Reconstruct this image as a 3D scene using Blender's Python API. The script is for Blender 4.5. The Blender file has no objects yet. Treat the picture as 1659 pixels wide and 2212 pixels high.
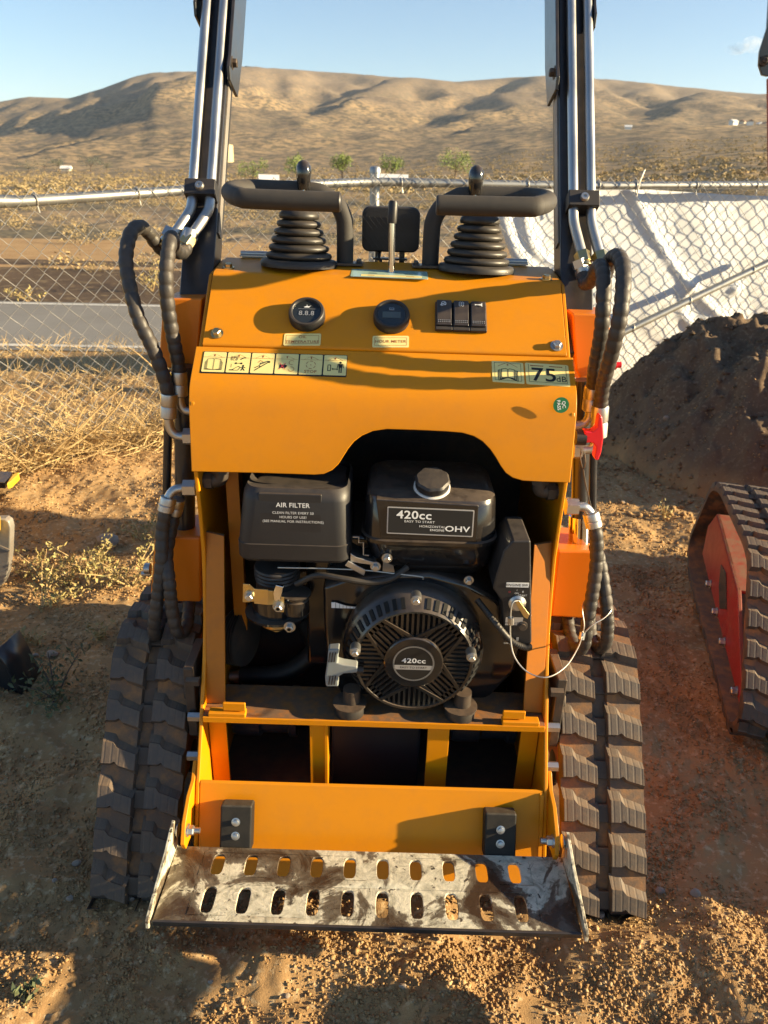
import bpy, bmesh, math, random
import numpy as np
from mathutils import Vector, Matrix, Euler
random.seed(7); RNG = np.random.default_rng(11)
S = bpy.context.scene
C = S.collection
# ------------------------------------------------------------------ camera
F_, PITCH, ROLL, H = 1600.0, math.radians(24.0), math.radians(1.7), 1.33
cR, cF, cU = Vector((1, 0, 0)), Vector((0, math.cos(PITCH), -math.sin(PITCH))), Vector((0, math.sin(PITCH), math.cos(PITCH)))
R2 = cR*math.cos(ROLL) + cU*math.sin(ROLL); U2 = -cR*math.sin(ROLL) + cU*math.cos(ROLL)
CAM = Vector((0, 0, H))
cd = bpy.data.cameras.new('camera'); cam = bpy.data.objects.new('camera', cd); C.objects.link(cam)
m = Matrix((R2, U2, -cF)).transposed().to_4x4(); m.translation = CAM; cam.matrix_world = m
cd.sensor_fit = 'VERTICAL'; cd.sensor_height = 36.0; cd.lens = 36.0*F_/2212.0
cd.clip_start = 0.02; cd.clip_end = 20000
cd.dof.use_dof = True; cd.dof.focus_distance = 1.42; cd.dof.aperture_fstop = 8.0
S.camera = cam
# ------------------------------------------------------------------ light
SUN_EL, SUN_AZ = math.radians(15.5), math.radians(5.5)      # azimuth: from +X towards -Y
sdir = Vector((math.cos(SUN_EL)*math.cos(SUN_AZ), -math.cos(SUN_EL)*math.sin(SUN_AZ), math.sin(SUN_EL)))
w = bpy.data.worlds.new('World'); S.world = w; w.use_nodes = True
nt = w.node_tree; sky = nt.nodes.new('ShaderNodeTexSky'); sky.sky_type = 'NISHITA'; sky.sun_disc = False
sky.sun_elevation = SUN_EL; sky.sun_rotation = math.atan2(sdir.x, sdir.y)
sky.air_density = 1.0; sky.dust_density = 0.0; sky.ozone_density = 3.0
nt.links.new(sky.outputs[0], nt.nodes['Background'].inputs[0]); nt.nodes['Background'].inputs[1].default_value = 0.058
sl = bpy.data.lights.new('sun', 'SUN'); sl.energy = 5.0; sl.angle = math.radians(0.6); sl.color = (1.0, 0.79, 0.47)
so = bpy.data.objects.new('sun', sl); C.objects.link(so); so.rotation_euler = sdir.to_track_quat('Z', 'Y').to_euler(); so.location = sdir*50
S.view_settings.view_transform = 'Standard'; S.view_settings.look = 'None'; S.view_settings.gamma = 1.0
S.view_settings.use_curve_mapping = False; S.view_settings.exposure = 1.8
S.cycles.max_bounces = 8; S.cycles.caustics_reflective = False; S.cycles.caustics_refractive = False

# ------------------------------------------------------------------ design helpers (turn a measured direction into a point)
def ray(x, y): return cF + R2*((x-829.5)/F_) - U2*((y-1106.0)/F_)
def at(x, y, Y): r = ray(x, y); return CAM + r*(Y/r.y)
def atZ(x, y, z): r = ray(x, y); return CAM + r*((z-H)/r.z)
def atX(x, y, X): r = ray(x, y); return CAM + r*(X/r.x)
def atP(x, y, P, n): r = ray(x, y); return CAM + r*((P-CAM).dot(n)/r.dot(n))

# ------------------------------------------------------------------ noise
def _h(i, j, s):
    n = (i*374761393 + j*668265263 + s*2147483) & 0xffffffff
    n = ((n ^ (n >> 13))*1274126177) & 0xffffffff
    return ((n ^ (n >> 16)) & 0xffff)/65535.0
def vnoise(x, y, s=0):
    xi = np.floor(x).astype(np.int64); yi = np.floor(y).astype(np.int64); fx = x-xi; fy = y-yi
    u = fx*fx*fx*(fx*(fx*6-15)+10); v = fy*fy*fy*(fy*(fy*6-15)+10)
    def g(i, j):
        a = _h(xi+i, yi+j, s)*2*np.pi
        return np.cos(a)*(fx-i) + np.sin(a)*(fy-j)
    return ((g(0, 0)*(1-u)+g(1, 0)*u)*(1-v) + (g(0, 1)*(1-u)+g(1, 1)*u)*v)*1.4
def fbm(x, y, o=4, s=0, lac=2.03, gain=0.5):
    t = 0; a = 1.0
    for k in range(o):
        t = t + a*vnoise(x, y, s+k*17); x = x*lac+3.1; y = y*lac+1.7; a *= gain
    return t
def sstep(a, b, x): t = np.clip((x-a)/(b-a), 0, 1); return t*t*(3-2*t)

# ------------------------------------------------------------------ materials
MATS = {}
def mat(name, col, rough=0.5, metal=0.0, var=None, bump=None, dust=None, coat=0.0, spec=None, lines=None, speck=None):
    """var=(scale, colour2, amount) bump=(scale, distance) dust=(colour, up-facing amount, spotted amount) lines=(scale, depth)"""
    m = bpy.data.materials.new(name); m.use_nodes = True; N = m.node_tree.nodes; L = m.node_tree.links
    b = N['Principled BSDF']; b.inputs['Roughness'].default_value = rough; b.inputs['Metallic'].default_value = metal
    if coat: b.inputs['Coat Weight'].default_value = coat; b.inputs['Coat Roughness'].default_value = 0.15
    if spec is not None: b.inputs['Specular IOR Level'].default_value = spec
    tc = N.new('ShaderNodeTexCoord'); co = tc.outputs['Object']
    c = N.new('ShaderNodeRGB'); c.outputs[0].default_value = (*col, 1); out = c.outputs[0]
    def noise(sc, det=6, ro=0.6):
        n = N.new('ShaderNodeTexNoise'); n.inputs['Scale'].default_value = sc; n.inputs['Detail'].default_value = det
        n.inputs['Roughness'].default_value = ro; L.new(co, n.inputs['Vector']); return n
    def ramp(src, a, bb):
        r = N.new('ShaderNodeMapRange'); r.inputs[1].default_value = a; r.inputs[2].default_value = bb; L.new(src, r.inputs[0]); return r.outputs[0]
    def mul(a, v):
        x = N.new('ShaderNodeMath'); x.operation = 'MULTIPLY'; L.new(a, x.inputs[0])
        if isinstance(v, float): x.inputs[1].default_value = v
        else: L.new(v, x.inputs[1])
        return x.outputs[0]
    def mix(fac, a, colr):
        x = N.new('ShaderNodeMix'); x.data_type = 'RGBA'; L.new(fac, x.inputs[0]); L.new(a, x.inputs[6]); x.inputs[7].default_value = (*colr, 1); return x.outputs[2]
    if var: out = mix(mul(ramp(noise(var[0]).outputs[0], 0.38, 0.62), float(var[2])), out, var[1])
    if speck: out = mix(mul(ramp(noise(speck[0], 2).outputs[0], speck[3], speck[3]+0.05), float(speck[2])), out, speck[1])
    rfac = None
    if dust:
        g = N.new('ShaderNodeNewGeometry'); sp = N.new('ShaderNodeSeparateXYZ'); L.new(g.outputs['Normal'], sp.inputs[0])
        up = mul(ramp(sp.outputs[2], 0.2, 0.95), float(dust[1]))
        spt = mul(ramp(noise(22, 8, 0.7).outputs[0], 0.46, 0.7), float(dust[2]))
        a = N.new('ShaderNodeMath'); a.operation = 'ADD'; a.use_clamp = True
        L.new(mul(up, ramp(noise(45, 6, 0.7).outputs[0], 0.12, 0.55)), a.inputs[0]); L.new(spt, a.inputs[1])
        out = mix(a.outputs[0], out, dust[0]); rfac = a.outputs[0]
    if rfac is not None:
        r = N.new('ShaderNodeMapRange'); r.inputs[3].default_value = rough; r.inputs[4].default_value = 0.95; L.new(rfac, r.inputs[0]); L.new(r.outputs[0], b.inputs['Roughness'])
    elif rough > 0.15:
        r = N.new('ShaderNodeMapRange'); r.inputs[1].default_value = 0.3; r.inputs[2].default_value = 0.7
        r.inputs[3].default_value = rough*0.8; r.inputs[4].default_value = min(1, rough*1.25); L.new(noise(9).outputs[0], r.inputs[0]); L.new(r.outputs[0], b.inputs['Roughness'])
    L.new(out, b.inputs['Base Color'])
    prev = None
    if bump:
        bn = N.new('ShaderNodeBump'); bn.inputs['Distance'].default_value = bump[1]; bn.inputs['Strength'].default_value = 1.0
        L.new(noise(bump[0], 8, 0.65).outputs[0], bn.inputs['Height']); prev = bn
    if lines:
        wv = N.new('ShaderNodeTexWave'); wv.inputs['Scale'].default_value = lines[0]; wv.bands_direction = 'X'; wv.inputs['Distortion'].default_value = 0.3; L.new(co, wv.inputs['Vector'])
        bn = N.new('ShaderNodeBump'); bn.inputs['Distance'].default_value = lines[1]; L.new(ramp(wv.outputs['Fac'], 0.0, 0.25), bn.inputs['Height'])
        if prev: L.new(prev.outputs[0], bn.inputs['Normal'])
        prev = bn
    if prev: L.new(prev.outputs[0], b.inputs['Normal'])
    MATS[name] = m; return m
DUST = (0.20, 0.125, 0.075)
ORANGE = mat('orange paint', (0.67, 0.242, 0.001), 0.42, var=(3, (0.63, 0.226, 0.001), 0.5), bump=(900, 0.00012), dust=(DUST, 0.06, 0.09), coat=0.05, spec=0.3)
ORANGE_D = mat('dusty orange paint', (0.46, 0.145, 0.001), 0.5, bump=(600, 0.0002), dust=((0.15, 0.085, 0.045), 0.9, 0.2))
ORANGE_R = mat('orange red paint', (0.66, 0.180, 0.002), 0.4, bump=(900, 0.00012), dust=(DUST, 0.1, 0.04), coat=0.1)
RED = mat('red paint', (0.30, 0.016, 0.012), 0.45, bump=(700, 0.0001), dust=(DUST, 0.6, 0.35))
YELLOW = mat('yellow paint', (0.80, 0.50, 0.02), 0.4, dust=(DUST, 0.2, 0.1))
BLACK_PAINT = mat('black satin paint', (0.017, 0.019, 0.023), 0.3, bump=(500, 0.0001), dust=(DUST, 0.15, 0.08), coat=0.2)
PLASTIC = mat('black plastic', (0.015, 0.015, 0.017), 0.45, bump=(700, 0.00015), dust=((0.075, 0.055, 0.04), 0.6, 0.06))
GLOSS = mat('glossy black paint', (0.011, 0.011, 0.012), 0.1, dust=((0.09, 0.062, 0.042), 0.8, 0.06), coat=0.5)
HOLE = mat('black slot', (0.004, 0.004, 0.004), 0.9)
FOAM = mat('black foam grip', (0.030, 0.028, 0.026), 0.72, bump=(1500, 0.0002), dust=((0.12, 0.09, 0.06), 0.25, 0.1))
BOOT = mat('black rubber boot', (0.020, 0.019, 0.018), 0.45, dust=((0.11, 0.085, 0.06), 0.35, 0.12))
RUBBER = mat('track rubber', (0.062, 0.048, 0.038), 0.6, bump=(250, 0.0006), dust=((0.30, 0.145, 0.055), 0.5, 0.9))
LUG = mat('track lug rubber', (0.060, 0.050, 0.043), 0.55, bump=(300, 0.0004), dust=((0.19, 0.125, 0.075), 0.45, 0.45), lines=(21, 0.00035))
HOSE = mat('spiral hose wrap', (0.032, 0.029, 0.027), 0.5, bump=(400, 0.0003), dust=((0.13, 0.095, 0.065), 0.3, 0.3))
ZINC = mat('zinc plated steel', (0.50, 0.50, 0.49), 0.40, 1.0, var=(14, (0.50, 0.47, 0.42), 0.5), bump=(60, 0.0002))
ZINC_Y = mat('yellow passivated steel', (0.62, 0.50, 0.22), 0.3, 1.0, var=(40, (0.55, 0.45, 0.3), 0.6))
CHROME = mat('chrome rod', (0.75, 0.75, 0.74), 0.12, 1.0)
GALV = mat('galvanized steel', (0.31, 0.32, 0.32), 0.45, 0.85, var=(18, (0.30, 0.30, 0.29), 0.6), bump=(40, 0.0005))
WIRE = mat('galvanized wire', (0.46, 0.45, 0.42), 0.5, 0.6, var=(30, (0.34, 0.32, 0.28), 0.6))
CABLE = mat('steel cable', (0.55, 0.52, 0.46), 0.4, 0.8)
DECAL_Y = mat('yellow decal', (0.86, 0.71, 0.27), 0.35, var=(25, (0.74, 0.62, 0.26), 0.5))
INK = mat('black ink', (0.012, 0.012, 0.012), 0.4)
INK_R = mat('red ink', (0.55, 0.06, 0.08), 0.4)
INK_O = mat('brown red ink', (0.38, 0.10, 0.02), 0.4)
WHITE_INK = mat('white ink', (0.75, 0.75, 0.73), 0.5)
SILVER = mat('silver print', (0.50, 0.50, 0.50), 0.35, 0.5)
GREEN_D = mat('green sticker', (0.012, 0.16, 0.05), 0.4)
GLASS_D = mat('dark gauge glass', (0.02, 0.024, 0.026), 0.06, coat=0.6)
LCD = mat('grey display', (0.075, 0.09, 0.085), 0.2, coat=0.4)
TEAL_DECAL = mat('pale green decal', (0.40, 0.56, 0.46), 0.25, coat=0.5)
REDPL = mat('red plastic', (0.72, 0.012, 0.022), 0.35)
GREYPL = mat('grey plastic', (0.22, 0.25, 0.25), 0.45, dust=(DUST, 0.2, 0.2))
CAP_W = mat('translucent white plastic', (0.62, 0.60, 0.56), 0.4)
RUBSTOP = mat('rubber block', (0.013, 0.013, 0.013), 0.55, bump=(300, 0.0003), dust=((0.30, 0.25, 0.18), 0.22, 0.01), spec=0.2)
DARKMETAL = mat('dark cast metal and bay shade', (0.05, 0.042, 0.036), 0.5, 0.3, bump=(160, 0.0004), dust=(DUST, 0.5, 0.3))
STEEL_W = mat('worn grey steel', (0.33, 0.31, 0.28), 0.5, 0.45, var=(9, (0.22, 0.20, 0.17), 0.8), bump=(60, 0.0006), dust=(DUST, 0.4, 0.35))
TARP = mat('white woven sheet', (0.64, 0.66, 0.68), 0.7, bump=(120, 0.0004))
ROCKM = mat('pale stone', (0.33, 0.27, 0.21), 0.85, var=(18, (0.22, 0.16, 0.11), 0.7), bump=(40, 0.003))
BARK = mat('bark', (0.10, 0.07, 0.05), 0.9)
STRAW = mat('dry straw stalks', (0.55, 0.40, 0.19), 0.8, var=(30, (0.38, 0.25, 0.11), 0.6))
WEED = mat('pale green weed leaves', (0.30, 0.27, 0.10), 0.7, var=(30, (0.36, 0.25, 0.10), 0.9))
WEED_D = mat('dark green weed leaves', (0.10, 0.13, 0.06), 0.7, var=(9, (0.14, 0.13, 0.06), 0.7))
SAGE = mat('sagebrush foliage', (0.27, 0.215, 0.112), 0.9, var=(0.35, (0.40, 0.285, 0.13), 0.9))
LEAF = mat('young tree leaves', (0.17, 0.24, 0.05), 0.7, var=(1.2, (0.23, 0.27, 0.07), 0.7))
LEAF_D = mat('dark tree leaves', (0.055, 0.075, 0.045), 0.7, var=(0.5, (0.10, 0.12, 0.075), 0.8))
WALLP = mat('pale plaster', (0.62, 0.54, 0.44), 0.8)
WHITEP = mat('white painted metal', (0.78, 0.76, 0.72), 0.5)
ROOFB = mat('brown roof', (0.22, 0.13, 0.09), 0.8)
TANKP = mat('cream tank paint', (0.52, 0.42, 0.24), 0.6)
WINP = mat('dark window glass', (0.03, 0.035, 0.045), 0.1)

def plate_material():
    """worn step plate: dried pale mud smeared over bare steel, with wet dark stains"""
    m = bpy.data.materials.new('muddy worn steel plate'); m.use_nodes = True; N = m.node_tree.nodes; L = m.node_tree.links; b = N['Principled BSDF']
    tc = N.new('ShaderNodeTexCoord')
    def noise(sc, det, ro, dist=0.0):
        n = N.new('ShaderNodeTexNoise'); n.inputs['Scale'].default_value = sc; n.inputs['Detail'].default_value = det; n.inputs['Roughness'].default_value = ro; n.inputs['Distortion'].default_value = dist
        L.new(tc.outputs['Object'], n.inputs['Vector']); return n.outputs[0]
    def cr(src, stops):
        r = N.new('ShaderNodeValToRGB'); e = r.color_ramp.elements; e[0].position, e[0].color = stops[0][0], (*stops[0][1], 1); e[1].position, e[1].color = stops[-1][0], (*stops[-1][1], 1)
        for p, c in stops[1:-1]: x = e.new(p); x.color = (*c, 1)
        L.new(src, r.inputs[0]); return r.outputs[0]
    base = cr(noise(30, 8, 0.7, 1.6), [(0.34, (0.26, 0.235, 0.17)), (0.46, (0.50, 0.46, 0.34)), (0.60, (0.72, 0.66, 0.50)), (0.72, (0.42, 0.37, 0.27))])
    wet = cr(noise(7.5, 7, 0.62, 0.9), [(0.50, (0, 0, 0)), (0.525, (0.8, 0.8, 0.8)), (0.62, (1, 1, 1))])
    fleck = cr(noise(70, 5, 0.6, 0.3), [(0.62, (0, 0, 0)), (0.66, (1, 1, 1))])
    mx = N.new('ShaderNodeMix'); mx.data_type = 'RGBA'; L.new(wet, mx.inputs[0]); L.new(base, mx.inputs[6]); mx.inputs[7].default_value = (0.062, 0.036, 0.02, 1)
    m2 = N.new('ShaderNodeMix'); m2.data_type = 'RGBA'; L.new(fleck, m2.inputs[0]); L.new(mx.outputs[2], m2.inputs[6]); m2.inputs[7].default_value = (0.07, 0.055, 0.04, 1)
    L.new(m2.outputs[2], b.inputs['Base Color']); b.inputs['Metallic'].default_value = 0.15
    rr = N.new('ShaderNodeMapRange'); rr.inputs[3].default_value = 0.62; rr.inputs[4].default_value = 0.25; L.new(wet, rr.inputs[0]); L.new(rr.outputs[0], b.inputs['Roughness'])
    bn = N.new('ShaderNodeBump'); bn.inputs['Distance'].default_value = 0.0012; L.new(noise(90, 8, 0.7, 0.5), bn.inputs['Height']); L.new(bn.outputs[0], b.inputs['Normal'])
    return m
PLATE = plate_material()

def soil_material(name, c1, c2, c3, s1=2.0, s2=60.0, bump=0.004, s3=300.0, t2=(0.54, 0.66)):
    m = bpy.data.materials.new(name); m.use_nodes = True; N = m.node_tree.nodes; L = m.node_tree.links; b = N['Principled BSDF']
    tc = N.new('ShaderNodeTexCoord')
    def noise(sc, det, ro):
        n = N.new('ShaderNodeTexNoise'); n.inputs['Scale'].default_value = sc; n.inputs['Detail'].default_value = det; n.inputs['Roughness'].default_value = ro
        L.new(tc.outputs['Object'], n.inputs['Vector']); return n.outputs[0]
    def rng(src, a, bb):
        r = N.new('ShaderNodeMapRange'); r.inputs[1].default_value = a; r.inputs[2].default_value = bb; L.new(src, r.inputs[0]); return r.outputs[0]
    x = N.new('ShaderNodeMix'); x.data_type = 'RGBA'; L.new(rng(noise(s1, 6, 0.6), 0.36, 0.64), x.inputs[0]); x.inputs[6].default_value = (*c1, 1); x.inputs[7].default_value = (*c2, 1)
    y = N.new('ShaderNodeMix'); y.data_type = 'RGBA'; L.new(rng(noise(s2, 4, 0.6), *t2), y.inputs[0]); L.new(x.outputs[2], y.inputs[6]); y.inputs[7].default_value = (*c3, 1)
    L.new(y.outputs[2], b.inputs['Base Color']); b.inputs['Roughness'].default_value = 0.95; b.inputs['Specular IOR Level'].default_value = 0.15
    bn = N.new('ShaderNodeBump'); bn.inputs['Distance'].default_value = bump; L.new(noise(s3, 6, 0.7), bn.inputs['Height']); L.new(bn.outputs[0], b.inputs['Normal'])
    return m
SOIL = soil_material('crumbly brown soil', (0.310, 0.186, 0.084), (0.395, 0.252, 0.117), (0.50, 0.36, 0.20), bump=0.0015)
MOUND = soil_material('dug soil darkened for shade', (0.115, 0.078, 0.050), (0.150, 0.104, 0.066), (0.20, 0.15, 0.098), bump=0.002)  # dug soil, with the mound's shade put into its colour
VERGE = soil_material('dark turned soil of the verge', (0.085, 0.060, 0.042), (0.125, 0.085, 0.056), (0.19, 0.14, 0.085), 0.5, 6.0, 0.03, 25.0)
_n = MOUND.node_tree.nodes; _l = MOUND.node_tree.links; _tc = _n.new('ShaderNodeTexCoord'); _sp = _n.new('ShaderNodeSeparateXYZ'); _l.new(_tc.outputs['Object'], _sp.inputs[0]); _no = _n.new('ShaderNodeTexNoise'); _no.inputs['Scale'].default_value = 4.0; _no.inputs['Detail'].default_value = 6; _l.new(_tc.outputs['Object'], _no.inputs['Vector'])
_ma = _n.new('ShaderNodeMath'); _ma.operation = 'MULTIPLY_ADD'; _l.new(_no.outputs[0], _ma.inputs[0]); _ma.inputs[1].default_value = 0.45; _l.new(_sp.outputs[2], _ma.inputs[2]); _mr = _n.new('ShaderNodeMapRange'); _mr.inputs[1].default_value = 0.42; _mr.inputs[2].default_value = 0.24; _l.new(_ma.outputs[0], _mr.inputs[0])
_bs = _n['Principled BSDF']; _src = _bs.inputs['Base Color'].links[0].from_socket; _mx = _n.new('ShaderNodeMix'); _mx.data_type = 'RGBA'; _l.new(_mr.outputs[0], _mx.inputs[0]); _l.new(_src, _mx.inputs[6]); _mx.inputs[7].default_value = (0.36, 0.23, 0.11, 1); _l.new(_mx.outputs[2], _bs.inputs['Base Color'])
HILL = soil_material('dry brush covered land', (0.235, 0.172, 0.108), (0.41, 0.285, 0.152), (0.130, 0.110, 0.074), 0.008, 0.20, 0.8, 0.12, (0.44, 0.56))
_n = HILL.node_tree.nodes; _l = HILL.node_tree.links; _tc = _n.new('ShaderNodeTexCoord'); _sp = _n.new('ShaderNodeSeparateXYZ'); _l.new(_tc.outputs['Object'], _sp.inputs[0]); _no = _n.new('ShaderNodeTexNoise'); _no.inputs['Scale'].default_value = 0.006; _no.inputs['Detail'].default_value = 5; _l.new(_tc.outputs['Object'], _no.inputs['Vector'])
_ma = _n.new('ShaderNodeMath'); _ma.operation = 'MULTIPLY_ADD'; _l.new(_no.outputs[0], _ma.inputs[0]); _ma.inputs[1].default_value = 140; _l.new(_sp.outputs[2], _ma.inputs[2]); _mr = _n.new('ShaderNodeMapRange'); _mr.inputs[1].default_value = 120; _mr.inputs[2].default_value = 185; _mr.inputs[4].default_value = 0.72; _l.new(_ma.outputs[0], _mr.inputs[0])
_bs = _n['Principled BSDF']; _src = _bs.inputs['Base Color'].links[0].from_socket; _mx = _n.new('ShaderNodeMix'); _mx.data_type = 'RGBA'; _l.new(_mr.outputs[0], _mx.inputs[0]); _l.new(_src, _mx.inputs[6]); _mx.inputs[7].default_value = (0.215, 0.168, 0.122, 1); _l.new(_mx.outputs[2], _bs.inputs['Base Color'])
ASPH = soil_material('weathered asphalt', (0.20, 0.19, 0.175), (0.225, 0.215, 0.20), (0.25, 0.235, 0.21), 1.2, 90.0, 0.003, 200.0)
LINEP = mat('road line paint', (0.62, 0.60, 0.55), 0.8, var=(20, (0.35, 0.33, 0.29), 0.6))

# ------------------------------------------------------------------ mesh helpers
W = {}                                             # world origin of every object built
class MB:
    def __init__(s): s.v = []; s.f = []; s.mi = []
    def add(s, vs, fs, mi=0):
        o = len(s.v); s.v += [tuple(p) for p in vs]; s.f += [tuple(i+o for i in f) for f in fs]; s.mi += [mi]*len(fs); return s
    def box(s, c, d, rot=None, mi=0):
        c = Vector(c); vs = []
        for x in (-1, 1):
            for y in (-1, 1):
                for z in (-1, 1):
                    p = Vector((x*d[0]/2, y*d[1]/2, z*d[2]/2))
                    if rot is not None: p = rot @ p
                    vs.append(c+p)
        return s.add(vs, [(0, 1, 3, 2), (4, 6, 7, 5), (0, 4, 5, 1), (2, 3, 7, 6), (0, 2, 6, 4), (1, 5, 7, 3)], mi)
    def prism(s, pts, ext, mi=0):
        pts = [Vector(p) for p in pts]; ext = Vector(ext); n = len(pts)
        nrm = sum(((pts[i]-pts[0]).cross(pts[(i+1) % n]-pts[0]) for i in range(1, n-1)), Vector())
        if nrm.dot(ext) > 0: pts = pts[::-1]
        fs = [tuple(range(n)), tuple(range(2*n-1, n-1, -1))] + [(i, i+n, (i+1) % n+n, (i+1) % n) for i in range(n)]
        return s.add(pts+[p+ext for p in pts], fs, mi)
    def tube(s, pts, r, n=12, caps=True, mi=0, closed=False):
        pts = [Vector(p) for p in pts]; k = len(pts); rs = r if isinstance(r, (list, tuple)) else [r]*k
        vs = []; up = None
        for i, p in enumerate(pts):
            a = pts[(i-1) % k] if closed or i > 0 else p; b = pts[(i+1) % k] if closed or i < k-1 else p
            t = (b-a).normalized()
            if up is None:
                up = Vector((0, 0, 1)) if abs(t.z) < 0.9 else Vector((0, 1, 0))
            up = (up - t*up.dot(t)).normalized(); q = t.cross(up)
            for j in range(n):
                a_ = 2*math.pi*j/n; vs.append(p + (up*math.cos(a_) + q*math.sin(a_))*rs[i])
        fs = []
        for i in range(k if closed else k-1):
            i2 = (i+1) % k
            for j in range(n): fs.append((i*n+j, i*n+(j+1) % n, i2*n+(j+1) % n, i2*n+j))
        if caps and not closed: fs += [tuple(range(n-1, -1, -1)), tuple(range((k-1)*n, k*n))]
        return s.add(vs, fs, mi)
    def cyl(s, a, b, r, n=24, mi=0, r2=None): return s.tube([a, b], [r, r if r2 is None else r2], n, True, mi)
    def lathe(s, base, axis, prof, n=32, mi=0, xaxis=None, sx=1.0):
        """prof: list of (radius, height along the axis)"""
        base = Vector(base); ax = Vector(axis).normalized(); x = Vector(xaxis) if xaxis else (Vector((1, 0, 0)) if abs(ax.x) < 0.9 else Vector((0, 1, 0)))
        x = (x-ax*x.dot(ax)).normalized(); y = ax.cross(x); vs = []
        for r, h in prof:
            for j in range(n):
                a = 2*math.pi*j/n; vs.append(base+ax*h+(x*math.cos(a)*sx+y*math.sin(a))*r)
        fs = []
        for i in range(len(prof)-1):
            for j in range(n): fs.append((i*n+j, i*n+(j+1) % n, (i+1)*n+(j+1) % n, (i+1)*n+j))
        fs += [tuple(range(n-1, -1, -1)), tuple(range((len(prof)-1)*n, len(prof)*n))]
        return s.add(vs, fs, mi)
    def loft(s, rings, mi=0):
        n = len(rings[0]); vs = [p for r in rings for p in r]; fs = []
        for i in range(len(rings)-1):
            for j in range(n): fs.append((i*n+j, i*n+(j+1) % n, (i+1)*n+(j+1) % n, (i+1)*n+j))
        fs += [tuple(range(n-1, -1, -1)), tuple(range((len(rings)-1)*n, len(rings)*n))]
        return s.add(vs, fs, mi)
    def hexbolt(s, p, ax, r=0.008, h=0.006, washer=True, mi=0):
        p = Vector(p); ax = Vector(ax).normalized()
        if washer: s.cyl(p, p+ax*0.002, r*1.45, 20, mi)
        s.lathe(p+ax*0.002, ax, [(r, 0), (r, h), (r*0.8, h+r*0.2)], 6, mi); s.cyl(p+ax*h, p+ax*(h+r*0.45), r*0.45, 10, mi); return s
    def build(s, name, mats, parent=None, bevel=0, seg=2, sharp=35, solid=0, offset=-1, subsurf=0, origin=None):
        vs = np.array(s.v, dtype=np.float64)
        c = Vector(origin) if origin is not None else Vector(((vs.min(0)+vs.max(0))/2).tolist())
        me = bpy.data.meshes.new(name); me.from_pydata((vs-np.array(c)).tolist(), [], s.f)
        if not isinstance(mats, (list, tuple)): mats = [mats]
        for mm in mats: me.materials.append(mm)
        me.polygons.foreach_set('material_index', s.mi); me.polygons.foreach_set('use_smooth', [True]*len(s.f))
        me.update(); me.set_sharp_from_angle(angle=math.radians(sharp))
        o = bpy.data.objects.new(name, me); C.objects.link(o)
        if solid: md = o.modifiers.new('solid', 'SOLIDIFY'); md.thickness = solid; md.offset = offset
        if bevel:
            md = o.modifiers.new('bevel', 'BEVEL'); md.width = bevel; md.segments = seg; md.limit_method = 'ANGLE'; md.angle_limit = math.radians(40); md.harden_normals = True
        if subsurf: md = o.modifiers.new('sub', 'SUBSURF'); md.levels = subsurf; md.render_levels = subsurf
        W[o] = c
        if parent is not None: o.parent = parent; o.location = c-W[parent]
        else: o.location = c
        return o
def empty(name, loc):
    o = bpy.data.objects.new(name, None); C.objects.link(o); o.location = loc; o.empty_display_size = 0.2; W[o] = Vector(loc); return o
def tag(o, label=None, cat=None, group=None, kind=None):
    if label: o['label'] = label
    if cat: o['category'] = cat
    if group: o['group'] = group
    if kind: o['kind'] = kind
    return o
def smooth_path(pts, n=8):
    """Catmull-Rom through the points"""
    P = [Vector(p) for p in pts]; P = [P[0]*2-P[1]] + P + [P[-1]*2-P[-2]]; out = []
    for i in range(1, len(P)-2):
        for k in range(n):
            t = k/n; a, b, c, d = P[i-1], P[i], P[i+1], P[i+2]
            out.append(0.5*((2*b) + (c-a)*t + (2*a-5*b+4*c-d)*t*t + (3*b-a-3*c+d)*t**3))
    return out+[P[-2]]
def rrect(x0, x1, y0, y1, z, r, n=5, f=None):
    out = []
    for cx, cy, a0 in ((x1-r, y1-r, 0), (x0+r, y1-r, 90), (x0+r, y0+r, 180), (x1-r, y0+r, 270)):
        for k in range(n+1):
            a = math.radians(a0+90*k/n); out.append(Vector((cx+r*math.cos(a), cy+r*math.sin(a), z)))
    if f: out = [f(p) for p in out]
    return out
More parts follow.
